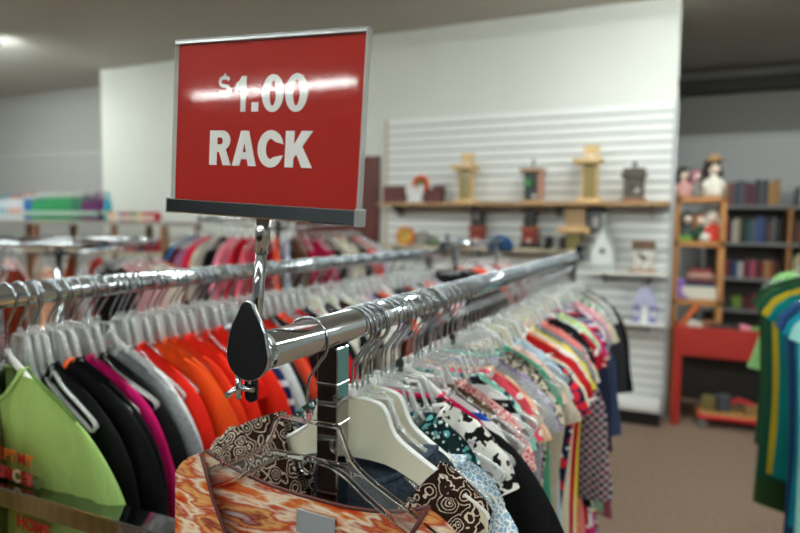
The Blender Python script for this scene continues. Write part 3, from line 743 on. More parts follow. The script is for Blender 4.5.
for y in (.556, .572, .607, .627, .672, .722, .748, .80, .852, .91, .94, 1.0, 1.10, 1.15, 1.21, 1.28, 1.35, 1.43, 1.51, 1.60, 1.69, 1.79, 1.89, 2.0):
    hanger('tall', 'empty clear plastic hanger squeezed between clothes on the second rail', LX, y, BZ, rnd.uniform(-.11, .11), 'empty hangers on the second rail', .6).rotation_euler[1] = rnd.uniform(-.05, .05)
# green lettered shirt
green = hang(LX+.003, .536, 'lime green long sleeve shirt lettered MY PRINCESS HOME', K_('#93b468'), 'white', rz=-.02, rackname=BR, clip=False, name='shirt', W=.192, nw=.040, slope=.50, z0=-.096, L=.42, d=.016, sleeve='long', fold=.003, seed=4, roll=.03)
def text_obj(txt, u, v, size, mat, parent, y):
    cu = bpy.data.curves.new('lettering', 'FONT'); cu.body = txt; cu.size = size; cu.offset = size*.045; cu.extrude = .0004; cu.space_character = 1.05
    ob = bpy.data.objects.new('lettering', cu); me = bpy.data.meshes.new_from_object(ob); bpy.data.objects.remove(ob)
    for vv in me.vertices: vv.co = Vector((u+vv.co.x, y-vv.co.z, v+vv.co.y))
    me.materials.clear(); me.materials.append(mat); o = bpy.data.objects.new('lettering', me); COL.objects.link(o); o.parent = parent
TR_ = plain('print_red', '#b3201c', .7); TY = plain('print_orange', '#d8761c', .7); TP = plain('print_pink', '#d8506c', .7); TW = plain('print_white', '#e4e2dc', .7); TG = plain('print_grey', '#5c7a50', .7)
ly = -.0225
for txt, u, v, sz, mt in (('KE', -.055, -.222, .022, TR_), ('PT', -.026, -.222, .022, TY), ('M', .003, -.222, .022, TR_), ('Y', .020, -.222, .022, TY),
                          ('P', -.060, -.248, .024, TW), ('RI', -.045, -.248, .024, TP), ('N', -.026, -.248, .024, TR_), ('C', -.008, -.248, .024, TW), ('E', .009, -.248, .024, TR_), ('S', .022, -.248, .024, TP), ('S', .036, -.248, .024, TG),
                          ('H', -.018, -.325, .024, TR_), ('O', .000, -.325, .024, TR_), ('ME', .018, -.325, .024, TR_)):
    text_obj(txt, u+.054+(.018 if v < -.3 else 0), v+(.022 if v < -.3 else .006), sz*.95, mt, green, ly)

# ------------------------------------------------------------------ rack beyond, on the same line
r3 = thing('clothes_rack', 'short chrome clothes rack with a blue knit cap over its far tip', 'clothes rack', (-.86, 2.9, 0))
R3Z = EYE-.085
MB().tube([(0, -.45, R3Z), (0, .46, R3Z)], .016, 18).build('rail', CH, r3)
for py in (-.35, .36):
    MB().bbox(-.0125, .0125, py-.0125, py+.0125, .05, R3Z-.0155, .0012).build('upright', CH, r3)
    MB().bbox(-.22, .22, py-.015, py+.015, .02, .05, .003).build('foot', CH, r3)
capo = MB(); capo.lathe([(.062,-.03),(.064,0),(.057,.025),(.04,.042),(.018,.050),(.004,.052)], (0,0,0), 18); capo.lathe([(.068,-.04),(.071,-.03),(.071,-.01),(.066,0)], (0,0,0), 18)
tag(capo.build('knit_cap', F_('plain','#24466c'), None, (-.87, 3.36, R3Z-.01)), 'dark blue knit cap pulled over the tip of the short rack', 'hat')
for k, (y, desc, c, kw) in enumerate([(2.48, 'coal black jacket', '#1a1b1e', dict(sleeve='long', L=.6)), (2.53, 'asphalt grey fleece', '#4a4c50', dict(sleeve='long')), (2.60, 'off-black sweater', '#222326', dict(sleeve='long')),
        (2.68, 'fluorescent coral tee', '#ff6a54', {}), (2.76, 'bright coral blouse', '#fb5c48', {}), (2.85, 'frost white tee', '#e2e2e4', {}), (2.94, 'mist grey top', '#cfd2d4', {}), (3.03, 'ruby red tee', '#b02030', {}),
        (3.12, 'cotton white shirt', '#e6e4e0', {}), (3.21, 'quartz pink top', '#e4b8bc', {}), (3.30, 'pale stone cardigan', '#d6d2c8', {})]):
    hang(-.86, y, desc, K_(c), 'clear', rackname='on the short rack', z=R3Z, W=.19, hs=1.25, slope=.45, d=.016, **({'sleeve': 'short', 'L': .55} | kw))

# ------------------------------------------------------------------ round racks
def round_rack(cx, cy, rz_, Rr, items, rname, sc=1.3, label='', a0=0, da=None):
    t = thing('round_clothes_rack', label, 'clothes rack', (cx, cy, 0))
    ring = [(Rr*math.cos(2*PI*i/48), Rr*math.sin(2*PI*i/48), rz_) for i in range(48)]
    MB().tube(ring, .016, 12, closed=True).build('ring_rail', CH, t)
    MB().tube([(0,0,.05),(0,0,rz_-.06)], .016, 12).build('post', CH, t)
    for k in range(4):
        a = PI/4+k*PI/2; MB().tube([(0,0,rz_-.07),(Rr*math.cos(a),Rr*math.sin(a),rz_-.012)], .008, 8).build('spoke', CH, t)
        MB().tube([(0,0,.08),(.4*math.cos(a),.4*math.sin(a),.03)], .012, 8).build('leg', CH, t)
    MB().lathe([(.07,0),(.075,.012),(.02,.02),(.02,.05),(.03,.055),(.03,.075),(.002,.08)], (0,0,rz_-.07), 16).build('hub', BLACKP, t)
    n = len(items)
    for k, (desc, mt, kw) in enumerate(items):
        a = (da or 2*PI/n)*k + a0; px, py = cx+Rr*math.cos(a), cy+Rr*math.sin(a)
        kw = {'sleeve': 'long', 'L': .62, 'W': .17, 'slope': .48, 'd': .018} | kw
        hang(px, py, desc, mt, kw.pop('hk', 'clear'), rz=a + rnd.uniform(-.12, .12), rackname=rname, z=rz_, hs=1.25, seed=k, **kw)
# far round rack behind the second rail
cols = [('maroon sweater','#5c1626'),('black wool coat','#131316'),('sapphire blue parka','#1c6ea8'),('dull maroon coat','#4a1420'),('mauve cardigan','#9a6a8c'),('strawberry red jacket','#c82440'),('eggshell coat','#cfc6b6'),('ink black blazer','#101013'),
        ('candy pink blouse','#ee8ca0'),('deep red shirt','#a81428'),('rosy stripe shirt','#d8606c'),('cerise dress','#c01850'),('neon coral scarf top','#f2502c'),('ice blue shirt','#b8cade'),('toffee brown shirt','#5c3c2c'),('raspberry dress','#b01848'),
        ('beetroot blouse','#98143c'),('espresso cardigan','#2c1c18'),('ecru canvas jacket','#cfc8b4'),('beige printed jacket','#d0c6b0'),('dark chocolate coat','#30221c'),('flame red cardigan','#c01a20'),('terracotta shirt','#c0442c'),('violet tinted blouse','#a8a0c4'),
        ('ghost white shirt','#d6d8dc'),('dark olive coat','#26301e')]
its = []
for d_, c in cols:
    its.append((d_, F_('floral', c, '#4a4238', scale=.6) if 'printed' in d_ else K_(c), {}))
round_rack(-2.30, 3.25, EYE+.03, .48, its, 'on the far round rack', label='round chrome clothes rack ringed with red, black and cream clothing', a0=PI*1.24, da=PI/27)
cols2 = [('faded rose nightshirt','#d8a0a4'),('cream satin slip','#d8d0c0'),('rust orange top','#c05a28'),('bubblegum pink robe','#f08ca0'),('pearl white gown','#dcd8d4'),('pewter blouse','#8c8e90'),('tomato red tee','#c43020'),('russet cardigan','#8c4020'),
         ('mushroom shirt','#a89c90'),('shell pink tee','#e8b8b8'),('smoke grey top','#6c6e70'),('walnut brown shirt','#4c3428'),('vanilla blouse','#e4dcc8'),('coral orange dress','#e06a4c'),('oxblood sweater','#5c1c1c'),('fog white pyjamas','#cfd0d0'),('dark rust shirt','#7c3420'),('peach satin robe','#f0b898'),
         ('silver lace camisole','#b8b8bc'),('ebony shirt','#1c1618')]
round_rack(-2.85, 2.12, BZ, .45, [(d_, K_(c), {'sleeve': 'short', 'L': .5}) for d_, c in cols2], 'on the near round rack', label='round chrome clothes rack half filled with pink and pale garments', a0=.2)

# ------------------------------------------------------------------ right-hand t-shirt rack
r4 = thing('clothes_rack', 'chrome clothes rack holding green, teal and navy tee shirts', 'clothes rack', (.535, 2.5, 0))
R4Z = EYE - .06
MB().tube([(0, -.75, R4Z), (0, .62, R4Z)], .016, 18).build('rail', CH, r4)
for py in (-.6, .45):
    MB().bbox(-.0125, .0125, py-.0125, py+.0125, .05, R4Z-.0155, .0012).build('upright', CH, r4)
    MB().bbox(-.25, .25, py-.015, py+.015, .02, .05, .003).build('foot', CH, r4)
for y, desc, mt, kw in [
    (1.86, 'pale aqua tee', K_('#8cc4bc'), dict(L=.80)), (1.93, 'plain teal tee', K_('#0f7f92'), dict(L=.66)), (2.02, 'dark navy long sleeve tee', K_('#1d3a5c'), dict(L=.82)),
    (2.11, 'royal navy tee', K_('#2c4a7c'), dict(L=.78)), (2.22, 'deep teal tee', K_('#0a6a68'), dict(L=.62)), (2.33, 'mustard yellow tee', K_('#b09a1c'), dict(L=.66)), (2.44, 'bottle green tee', K_('#1c4a38'), dict(L=.72)),
    (2.54, 'olive green polo', K_('#2c4a2c'), dict(L=.85)), (2.64, 'forest green tee', K_('#1f3e2c'), dict(L=.66)), (2.76, 'pistachio green tie-dye tee', F_('melange','#6cc05c','#c8ecc0', scale=.15), dict(L=.42, W=.14, sleeve='cap')), (2.88, 'pale lime tee', K_('#a0d890'), dict(L=.42, W=.14, sleeve='cap'))]:
    hang(.535, y, desc, mt, 'clear', rz=rnd.uniform(-.04, .04), rackname='on the tee shirt rack', z=R4Z, hs=1.2, nw=.08, slope=.36, d=.022, **({'W': .215, 'Wb': .20, 'sleeve': 'short'} | kw))

# ------------------------------------------------------------------ bird-house wall
WOODL = plain('pale_pine', '#dcbc88', .6, var=.12, vscale=14)
WOODM = plain('shelf_wood', '#b89468', .6, var=.12, vscale=10)
WOODD = plain('dark_stained_wood', '#4a2a22', .6, var=.2, vscale=12)
GREY_M = plain('grey_metal', '#8c8e90', .4, .8)
def wshelf(x0, x1, y0, z, mat, label, th=.022, edge=None):
    t = thing('wall_shelf', label, 'shelf', ((x0+x1)/2, y0, z)); w = (x1-x0)/2
    MB().bbox(-w, w, 0, 5.098-y0, -th, 0, .002).build('shelf_board', mat, t)
    n = max(2, int(2*w/.6)+1)
    for i in range(n):
        bx = lerp(-w+.12, w-.12, i/(n-1)) if n > 1 else 0
        b = MB(); D = 5.100-y0
        b.prism([(D, -th), (D, -th-.09), (D-.03, -th-.09), (.05, -th-.02), (.05, -th)], -.006, .006, Matrix(((0,1,0,bx),(1,0,0,0),(0,0,1,0),(0,0,0,1)))); b.build('bracket', GREY_M, t)
    return t
S1 = EYE + .196; S2 = EYE - .170; S3 = EYE-.325; S4 = EYE-.70
wshelf(-2.36, .0, 4.80, S1, WOODM, 'long thin wooden shelf with bird houses on the slat wall')
wshelf(-2.36, -.62, 4.82, S2, plain('cream_shelf', '#cfc4ac', .6), 'cream shelf under the bird house shelf holding a round clock')
wshelf(-.57, .0, 4.80, S3, plain('white_shelf', '#e8e6e0', .5), 'white shelf holding the cow-patterned bird house')
wshelf(-.57, .0, 4.80, S4, plain('white_shelf_b', '#e9e9e6', .5), 'white shelf holding the purple bird house')
t = thing('bottom_shelf', 'white floor-level display shelf on a black kick plate', 'shelf', (-.6, 4.78, 0))
MB().bbox(-.6, .59, 0, .30, .11, .16, .004).build('shelf_board', plain('white_base', '#e8e8e6', .5), t)
MB().box(-.6, .59, .03, .32, 0, .11).build('kick_plate', BLACKP, t)

def roof(mb, w, d, z, h, th=.008, ov=.015):
    for sg in (1, -1):
        mb.prism([(0, z+h), (0, z+h-th), (sg*(w/2+ov), z-th), (sg*(w/2+ov), z)][::sg], -d/2-ov, d/2+ov)
    return mb
def at(px, Y): return px
# tall pine feeders
def pine_feeder(x, z, label, s=1.0):
    t = thing('bird_feeder', label, 'bird feeder', (x, 4.93, z))
    MB().bbox(-.10*s, .09*s, -.08, .08, 0, .035*s, .003).build('base', WOODL, t)
    b = MB(); b.box(-.058*s, -.046*s, -.05, .05, .035*s, .30*s); b.box(.046*s, .058*s, -.05, .05, .035*s, .30*s); b.box(-.046*s, .046*s, .038, .05, .035*s, .30*s); b.build('case', WOODL, t)
    MB().box(-.044*s, .044*s, -.046, .036, .04*s, .29*s).build('seed_window', plain('seed_window', '#8a7a4a', .2), t)
    MB().bbox(-.125*s, .085*s, -.09, .09, .30*s, .34*s, .003).build('roof_board', WOODL, t)
    b = MB(); b.box(-.055*s, .055*s, .02, .04, .34*s, .45*s); b.build('back_board', WOODL, t)
    MB().box(-.03*s, .03*s, -.01, .019, .345*s, .37*s).build('tag', plain('paper_tag', '#e8e4da', .7), t)
    return t
pine_feeder(-1.58, S1, 'tall pine bird feeder beside the angel on the long shelf', .93)
pine_feeder(-.575, S1, 'tall pine bird feeder between the green and the grey bird houses', 1.0)
# brown brick trough
t = thing('planter_box', 'brown-red brick-pattern planter box on the long shelf', 'planter', (-2.08, 4.97, S1))
m, nt, p = newmat('brick_print'); b = nt.nodes.new('ShaderNodeTexBrick'); b.inputs['Color1'].default_value = lin('#6e2f2a'); b.inputs['Color2'].default_value = lin('#5a241f'); b.inputs['Mortar'].default_value = lin('#3d1c19'); b.inputs['Scale'].default_value = 9
tc = nt.nodes.new('ShaderNodeTexCoord'); mp = nt.nodes.new('ShaderNodeMapping'); mp.inputs['Rotation'].default_value = (PI/2, 0, 0); nt.links.new(tc.outputs['Object'], mp.inputs[0]); nt.links.new(mp.outputs[0], b.inputs[0]); nt.links.new(b.outputs[0], p.inputs['Base Color'])
b = MB(); b.box(-.27,.27,-.06,-.045,0,.15); b.box(-.27,.27,.045,.06,0,.15); b.box(-.27,-.255,-.045,.045,0,.15); b.box(.255,.27,-.045,.045,0,.15); b.box(-.255,.255,-.045,.045,0,.012); b.build('box_walls', m, t)
MB().lathe([(.012,0),(.02,.02),(.008,.04)], (.19,-.065,.12), 10).build('rosette', WHITEP, t)
# white angel
t = thing('angel_figurine', 'white winged angel figurine leaning on the brick planter', 'figurine', (-2.0, 4.86, S1)); t.location.x = -2.03
MB().lathe([(.045,0),(.04,.03),(.03,.07),(.02,.10),(.012,.112)], (0,0,0), 14).ball((0,0,.13), .02).build('robe', WHITEP, t)
for sg in (1, -1):
    MB().prism([(sg*.01,.10),(sg*.05,.16),(sg*.085,.15),(sg*.08,.09),(sg*.06,.03),(sg*.09,.0),(sg*.03,.01)][::sg], .012, .026).build('wing', WHITEP, t)
# orange wreath behind angel
t = thing('wreath', 'orange wreath with green centre leaning behind the angel', 'wreath', (-1.985, 4.90, S1+.165))
MB().tube([(.058*math.cos(2*PI*i/24), 0, .0+.058*math.sin(2*PI*i/24)) for i in range(24)], .02, 8, closed=True).build('ring', plain('orange_wreath', '#d8501c', .7, bump=1, bscale=60), t)
MB().ball((0,.0,0), .04, .012, .04).build('centre', plain('wreath_green', '#4c7040', .6), t)
# green glass birdhouse
t = thing('bird_house', 'dark green bird house with a pale wooden frame on the long shelf', 'bird house', (-1.02, 4.92, S1))
MB().bbox(-.075,.075,-.06,.06,0,.02,.002).build('base', WOODM, t)
MB().box(-.06,.06,-.048,.05,.02,.24).build('walls', plain('dark_green_paint', '#16241c', .4, var=.4, vscale=30), t)
b = MB(); b.box(.055,.078,-.055,.055,.02,.25); b.build('side_frame', plain('pink_wood', '#c89078', .6), t)
b = MB(); b.bbox(-.095,.095,-.075,.075,.245,.275,.004); b.build('roof', plain('tan_roof', '#b89878', .6), t)
MB().tube([(0,0,.27),(0,0,.31),(.012,0,.33),(0,0,.345),(-.006,0,.33)], .006, 6).build('hanging_loop', BLACKP, t)
MB().ball((.025,-.05,.05), .016, .006).build('flower', WHITEP, t)
MB().ball((-.03,-.05,.16), .018, .004, .03).build('leaf', plain('leaf_green', '#3f9c4a', .6), t)
# grey house
t = thing('bird_house', 'weathered grey lantern-shaped bird house on the long shelf', 'bird house', (-.255, 4.92, S1)); GW = plain('weathered_grey', '#57524a', .8, var=.3, vscale=25)
MB().bbox(-.085,.085,-.07,.07,0,.03,.003).build('base', plain('reddish_wood', '#8c6048', .7), t)
b = MB(); b.box(-.072,.072,-.055,.055,.03,.20); b.build('walls', GW, t)
b = MB(); b.prism([(-.092,.19),(.092,.19),(.075,.255),(-.075,.255)], -.07, .07); b.build('roof', GW, t)
MB().cyl((0,-.056,.11),(0,-.050,.11), .02).build('entrance_hole', BLACKP, t)
MB().ball((.025,-.06,.085), .022, .006).build('flower', plain('dried_flower', '#a8a49c', .8), t)
MB().tube([(-.012,0,.25),(-.012,0,.29),(.0,0,.31),(.012,0,.29),(.012,0,.25)], .007, 6).build('hanging_loop', BLACKP, t)
# two black and red chimney houses on the second shelf
def dark_house(x, label, extra):
    t = thing('bird_house', label, 'bird house', (x, 4.93, S2)); BK = plain('black_paint', '#1c1817', .5); RD = plain('barn_red', '#7c2418', .6)
    MB().bbox(-.075,.075,-.06,.06,0,.05,.003).build('base', BK, t)
    MB().box(-.06,.06,-.05,.05,.05,.15).build('lower_walls', RD, t)
    MB().bbox(-.078,.078,-.065,.065,.15,.17,.003).build('ledge', plain('rust_ledge', '#9c5030', .6), t)
    MB().prism([(-.055,.17),(.055,.17),(.042,.30),(-.042,.30)], -.045,.045).build('upper_walls', BK, t)
    b = MB(); roof(b, .10, .10, .29, .04); b.build('roof', WOODD, t)
    MB().cyl((0,-.052,.25),(0,-.044,.25), .018).build('entrance_hole', plain('pale_hole', '#8c8078', .7) if extra else BLACKP, t)
    MB().ball((.0,-.055,.06), .018, .008).build('flower', plain('pink_white', '#d8b0a8', .6), t)
dark_house(-1.47, 'black and red tower bird house with a pale hole on the cream shelf', True)
dark_house(-1.03, 'black and red tower bird house beside the black boots', False)
for k, (bx, lb) in enumerate(((-.88, 'black ankle boot next to the tower bird house'), (-.76, 'black ankle boot at the end of the cream shelf'))):
    t = thing('boot', lb, 'boot', (bx, 4.92, S2))
    MB().tube([(0,.02,.10),(0,.02,.06),(0,0,.035),(0,-.05,.025),(0,-.09,.02)], [.032,.034,.036,.03,.02], 10).build('boot_upper', plain('black_leather', '#151414', .35), t)
    MB().bbox(-.035,.035,-.115,.055,0,.014,.003).build('sole', BLACKP, t)
# round orange clock
t = thing('round_clock', 'round orange clock with dark grey drum beside it on the cream shelf', 'clock', (-2.13, 4.90, S2+.075))
MB().cyl((0,0,0),(0,.04,0), .085, n=28).build('clock_body', plain('copper_orange', '#c8642c', .4), t)
MB().cyl((0,-.004,0),(0,0,0), .066, n=28).build('clock_face', plain('clock_face', '#c89c3c', .5, var=.5, vscale=30), t)
MB().box(-.03,.002,-.008,-.005,-.003,.003).box(-.003,.003,-.008,-.005,0,.045).build('clock_hands', BLACKP, t)
tag(MB().cyl((0,0,0),(0,.09,0), .06, n=24).build('tin_drum', plain('grey_drum', '#8c8c88', .5), None, (-2.0, 4.95, S2+.060)), 'small grey metal drum behind the round orange clock', 'tin')
# clutter along cream shelf
for k, (bx, c, hh, lb) in enumerate(((-1.86, '#5a6a48', .07, 'squat olive jar near the round clock'), (-1.74, '#303234', .11, 'thin black bottle on the cream shelf'), (-1.62, '#3c6c9c', .06, 'low blue jar on the cream shelf'), (-1.32, '#88a8b8', .055, 'pale blue jar between the tower bird houses'), (-1.2, '#2c5c8c', .06, 'deep blue jar between the tower bird houses'))):
    w = .018 if hh > .1 else .045
    tag(MB().lathe([(w,0),(w*1.1,hh*.2),(w*1.1,hh*.6),(w*.5,hh*.8),(w*.5,hh)], (0,0,0), 14).build('jar', plain('jar_glaze', c, .3), None, (bx, 4.92, S2)), lb, 'jar')
# tan feeder and framed photo hanging lower right of long shelf
t = thing('bird_feeder', 'wooden box bird feeder with a wide tan shelf under the long shelf', 'bird feeder', (-.68, 4.90, S2))
MB().prism([(-.052,.0),(.052,.0),(.060,.13),(-.060,.13)], -.05,.05).build('seed_box', plain('brass_mesh', '#6c6030', .4), t)
MB().bbox(-.12,.12,-.08,.08,.13,.175,.003).build('tray', plain('tan_pine', '#cda878', .6), t)
MB().box(-.075,.075,.0,.05,.175,.33).build('back_board', plain('light_brown', '#a88c68', .6, var=.15), t)
t = thing('picture_frame', 'black picture frame with a pale portrait on the wall under the long shelf', 'picture frame', (-.53, 4.99, S1-.23))
b = MB(); b.bbox(-.075,-.058,-.01,.01,0,.20,.002); b.bbox(.058,.075,-.01,.01,0,.20,.002); b.bbox(-.058,.058,-.01,.01,0,.017,.002); b.bbox(-.058,.058,-.01,.01,.183,.2,.002); b.build('frame', plain('frame_black', '#25272c', .4), t)
MB().box(-.058,.058,0,.006,.017,.183).build('picture', plain('picture_grey', '#6c7078', .5, var=.5, vscale=20), t)
MB().ball((0,-.001,.08), .022, .002, .05).build('pale_figure', plain('pale_figure', '#cfc8bc', .6), t)
MB().bbox(-.08,.08,-.04,.09,-.03,-.008,.003).build('ledge', WHITEP, t)
# white birdhouse w/ black hole past the front rail end
t = thing('bird_house', 'white peaked bird house with a black hole beside the cow-patterned one', 'bird house', (-.46, 4.93, S3))
WB = plain('white_painted_wood', '#dfe3e0', .6)
MB().prism([(-.08,0),(.08,0),(.08,.16),(0,.33),(-.08,.16)], -.07,.07).build('walls', WB, t)
b = MB(); roof(b, .17, .15, .15, .20, .012, .015); b.build('roof', plain('pale_green_roof', '#c3cfc8', .6), t)
MB().cyl((0,-.076,.15),(0,-.069,.15), .026, n=4).build('entrance_hole', BLACKP, t)
MB().lathe([(.012,0),(.012,.07),(.02,.08),(.003,.10)], (0,0,.34), 8).build('finial', WB, t)
b = MB()
for k in range(6): b.box(-.078+k*.029, -.066+k*.029, -.09, -.075, 0, .05)
b.build('picket_fence', plain('grey_fence', '#a8b0ac', .6), t)
# cow house
t = thing('bird_house', 'brown-roofed bird house with black and white cow patches on the white shelf', 'bird house', (-.17, 4.92, S3))
MB().bbox(-.09,.09,-.08,.08,0,.02,.002).build('base', plain('brownwood', '#a07048', .6), t)
MB().box(-.07,.07,-.06,.06,.02,.17).build('walls', F_('cow','#e8e4dc','#1c1614', scale=1.3), t)
MB().bbox(-.08,.08,-.07,.07,.17,.235,.006).build('roof', plain('brown_roof', '#6c5240', .7, var=.3, vscale=30), t)
MB().cyl((.0,-.066,.11),(0,-.058,.11), .02).build('entrance_hole', BLACKP, t)
# purple house
t = thing('bird_house', 'purple and white striped bird house shaped like a chapel on the lower shelf', 'bird house', (-.145, 4.92, S4))
PU = plain('lavender_paint', '#7c78b4', .6)
MB().box(-.08,.08,-.06,.06,0,.12).build('walls', PU, t)
MB().prism([(-.10,.12),(.10,.12),(.03,.27),(-.03,.27)], -.07,.07).build('roof', F_('vstripe','#8c90c0','#dcdce8', scale=2.2), t)
MB().prism([(-.028,.0),(.028,.0),(.028,.10),(0,.15),(-.028,.10)], -.068,-.058).build('door', WHITEP, t)
for sg in (-1, 1): MB().box(sg*.058-.012, sg*.058+.012, -.066,-.058,.04,.09).build('window', WHITEP, t)

# ------------------------------------------------------------------ alcove: wooden case, books, red table
PINE = plain('honey_pine', '#b07a46', .5, var=.12, vscale=10)
CX0, CX1, CYF, CYB = .055, .375, 5.20, 5.50
t = thing('shelving_unit', 'honey pine shelving unit crammed with toys beside the slat wall', 'shelving', ((CX0+CX1)/2, CYF, 0)); w = (CX1-CX0)/2
ctop = EYE+.048*5.2
for sg in (-1, 1):
    MB().bbox(sg*w-.02, sg*w+.02, 0, .03, 0, ctop, .003).build('post', PINE, t); MB().bbox(sg*w-.02, sg*w+.02, .27, .30, 0, ctop, .003).build('post', PINE, t)
shz = [ctop, EYE-.0175*5.2, EYE-.105*5.2]
for z in shz: MB().bbox(-w-.02, w+.02, 0, .30, z-.045, z, .004).build('shelf', PINE, t)
tb = thing  # alias
def doll(x, y, z, label, dress, hair, s=1.0, hat=None):
    t = thing('doll', label, 'doll', (x, y, z))
    MB().lathe([(.05*s,0),(.055*s,.03*s),(.035*s,.07*s),(.025*s,.10*s),(.012*s,.115*s)], (0,0,0), 12).build('dress', plain('doll_dress', dress, .8), t)
    for sg in (1,-1): MB().tube([(sg*.02*s,-.01,.095*s),(sg*.045*s,-.03*s,.06*s),(sg*.04*s,-.05*s,.04*s)], .010*s, 8).build('arm', plain('doll_arm', dress, .8), t)
    MB().ball((0,-.005,.145*s), .03*s, .03*s, .034*s).build('head', plain('doll_face', '#e6d2c2', .6), t)
    MB().ball((-.006*s,.006,.157*s), .040*s, .034*s, .040*s).ball((-.034*s,-.004,.115*s), .022*s,.020*s,.050*s).ball((.028*s,.005,.12*s), .014*s,.014*s,.035*s).build('hair', plain('doll_hair', hair, .8), t)
    if hat: MB().lathe([(.05*s,0),(.05*s,.006),(.03*s,.01),(.028*s,.03*s),(.005,.036*s)], (0,.0,.18*s), 14).build('hat', plain('doll_hat', hat, .8), t)
doll(.30, 5.32, ctop, 'long dark-haired white-dressed doll with straw hat atop the pine unit', '#e4ded2', '#241814', 1.55, '#a8865a')
doll(.19, 5.38, ctop, 'small grey doll with a pink bow atop the pine unit', '#8c8a88', '#a86478', 1.15)
doll(.09, 5.36, ctop, 'pale pink black-haired doll atop the pine unit', '#d8a8a0', '#16100e', 1.25)
z1 = shz[1]
doll(.31, 5.30, z1, 'rag doll in a red dress inside the pine unit', '#c83c28', '#c8c0b4', 1.25)
doll(.22, 5.30, z1, 'toy figure in dark green clothes inside the pine unit', '#24442c', '#8c5c3c', 1.1)
doll(.13, 5.32, z1, 'toy figure in slate grey clothes inside the pine unit', '#3c4848', '#241c18', 1.2)
tag(MB().lathe([(.03,0),(.035,.03),(.025,.06),(.015,.065)], (0,0,0), 10).build('mug', WHITEP, None, (.255, 5.24, z1)), 'small white mug before the dark green toy figure', 'mug')
tag(MB().bbox(-.05,.05,-.03,.03,0,.04,.004).build('soft_block', plain('lime_toy', '#6c9c3c', .8), None, (.115, 5.24, z1)), 'flat lime green toy at the front of the pine unit', 'toy')
z2 = shz[2]
tag(MB().bbox(-.13,.13,-.10,.10,0,.10,.006).build('storage_bin', plain('bin_white', '#d8d4c6', .6), None, (.24, 5.33, z2)), 'low cream storage bin on the lowest pine shelf', 'bin')
t = thing('plush_toy', 'lilac plush toy slumped beside the cream storage bin', 'soft toy', (.095, 5.26, z2)); LP = plain('lilac_plush', '#9c78c8', .9)
MB().ball((0,0,.05), .04,.035,.05).build('body', LP, t); MB().ball((0,-.01,.115), .032).ball((-.025,-.01,.145), .013).ball((.025,-.01,.145), .013).build('head', LP, t)
for sg in (1,-1): MB().tube([(sg*.02,-.02,.02),(sg*.05,-.05,.015)], .014, 8).build('leg', LP, t)
for k, (c, nm) in enumerate((('#1c2440', 'navy'), ('#6c2c28', 'dull red'), ('#b89888', 'tan'), ('#8c3c3c', 'rosy'))):
    hz = z2+.102+k*.034
    tag(MB().bbox(-.11+.01*k,.10-.008*k,-.08,.08,0,.032,.004).build('game_box', plain('box_'+nm.replace(' ','_'), c, .6), None, (.24, 5.33, hz)), f'{nm} flat box in the pile on the cream storage bin', 'box')

BKX0 = .50
t = thing('bookcase', 'grey-shelved bookcase full of books in the alcove', 'bookcase', (1.1, 7.2, 0))
zs_ = [EYE+.0355*7.2, EYE-.0180*7.2, EYE-.0690*7.2, EYE-.1150*7.2]
GS = plain('grey_shelf', '#8a8a8a', .5)
for z in zs_: MB().bbox(-.75, .62, 0, .30, z-.035, z, .003).build('shelf', GS, t)
for xx in (-.76, .02, .64): MB().bbox(xx-.02, xx+.02, 0, .3, 0, zs_[0]-.0 if xx < .6 else zs_[0], .003).build('divider', PINE if abs(xx) < .1 else GS, t)
MB().box(-.75, .62, .28, .30, .05, zs_[0]-.036).build('back_panel', plain('dark_back', '#3a3634', .7), t)
bcols = {'red':'#8c2226','navy':'#1f2a4c','plum':'#5c2448','black':'#18181c','grey':'#5c6068','mustard':'#b08030','tan':'#b48c5c','blue':'#2c5490','light blue':'#6c94c4','white':'#cfccc4','brown':'#5c3824','dark green':'#20382c','rust':'#a84c20','maroon':'#581420','pink':'#c85870','orange':'#c8702c','cream':'#c8bc98','teal':'#1c5c64'}
rows = [
 ('top', zs_[0], -.62, 'cream tan red grey navy grey plum maroon plum black grey navy mustard tan mustard tan light_blue blue light_blue navy', .27),
 ('top side', zs_[0], .07, 'grey white cream black brown white navy red grey tan maroon', .22),
 ('second', zs_[1], -.62, 'maroon red maroon white cream dark_green black teal grey blue blue navy brown grey black black white white', .27),
 ('second side', zs_[1], .07, 'brown red rust orange rust brown tan red maroon black navy', .24),
 ('third', zs_[2], -.62, 'plum navy red navy blue white red plum pink maroon red tan rust brown rust black white grey', .19),
 ('third side', zs_[2], .07, 'cream cream red red pink maroon red brown rust tan black', .26)]
seen = {}
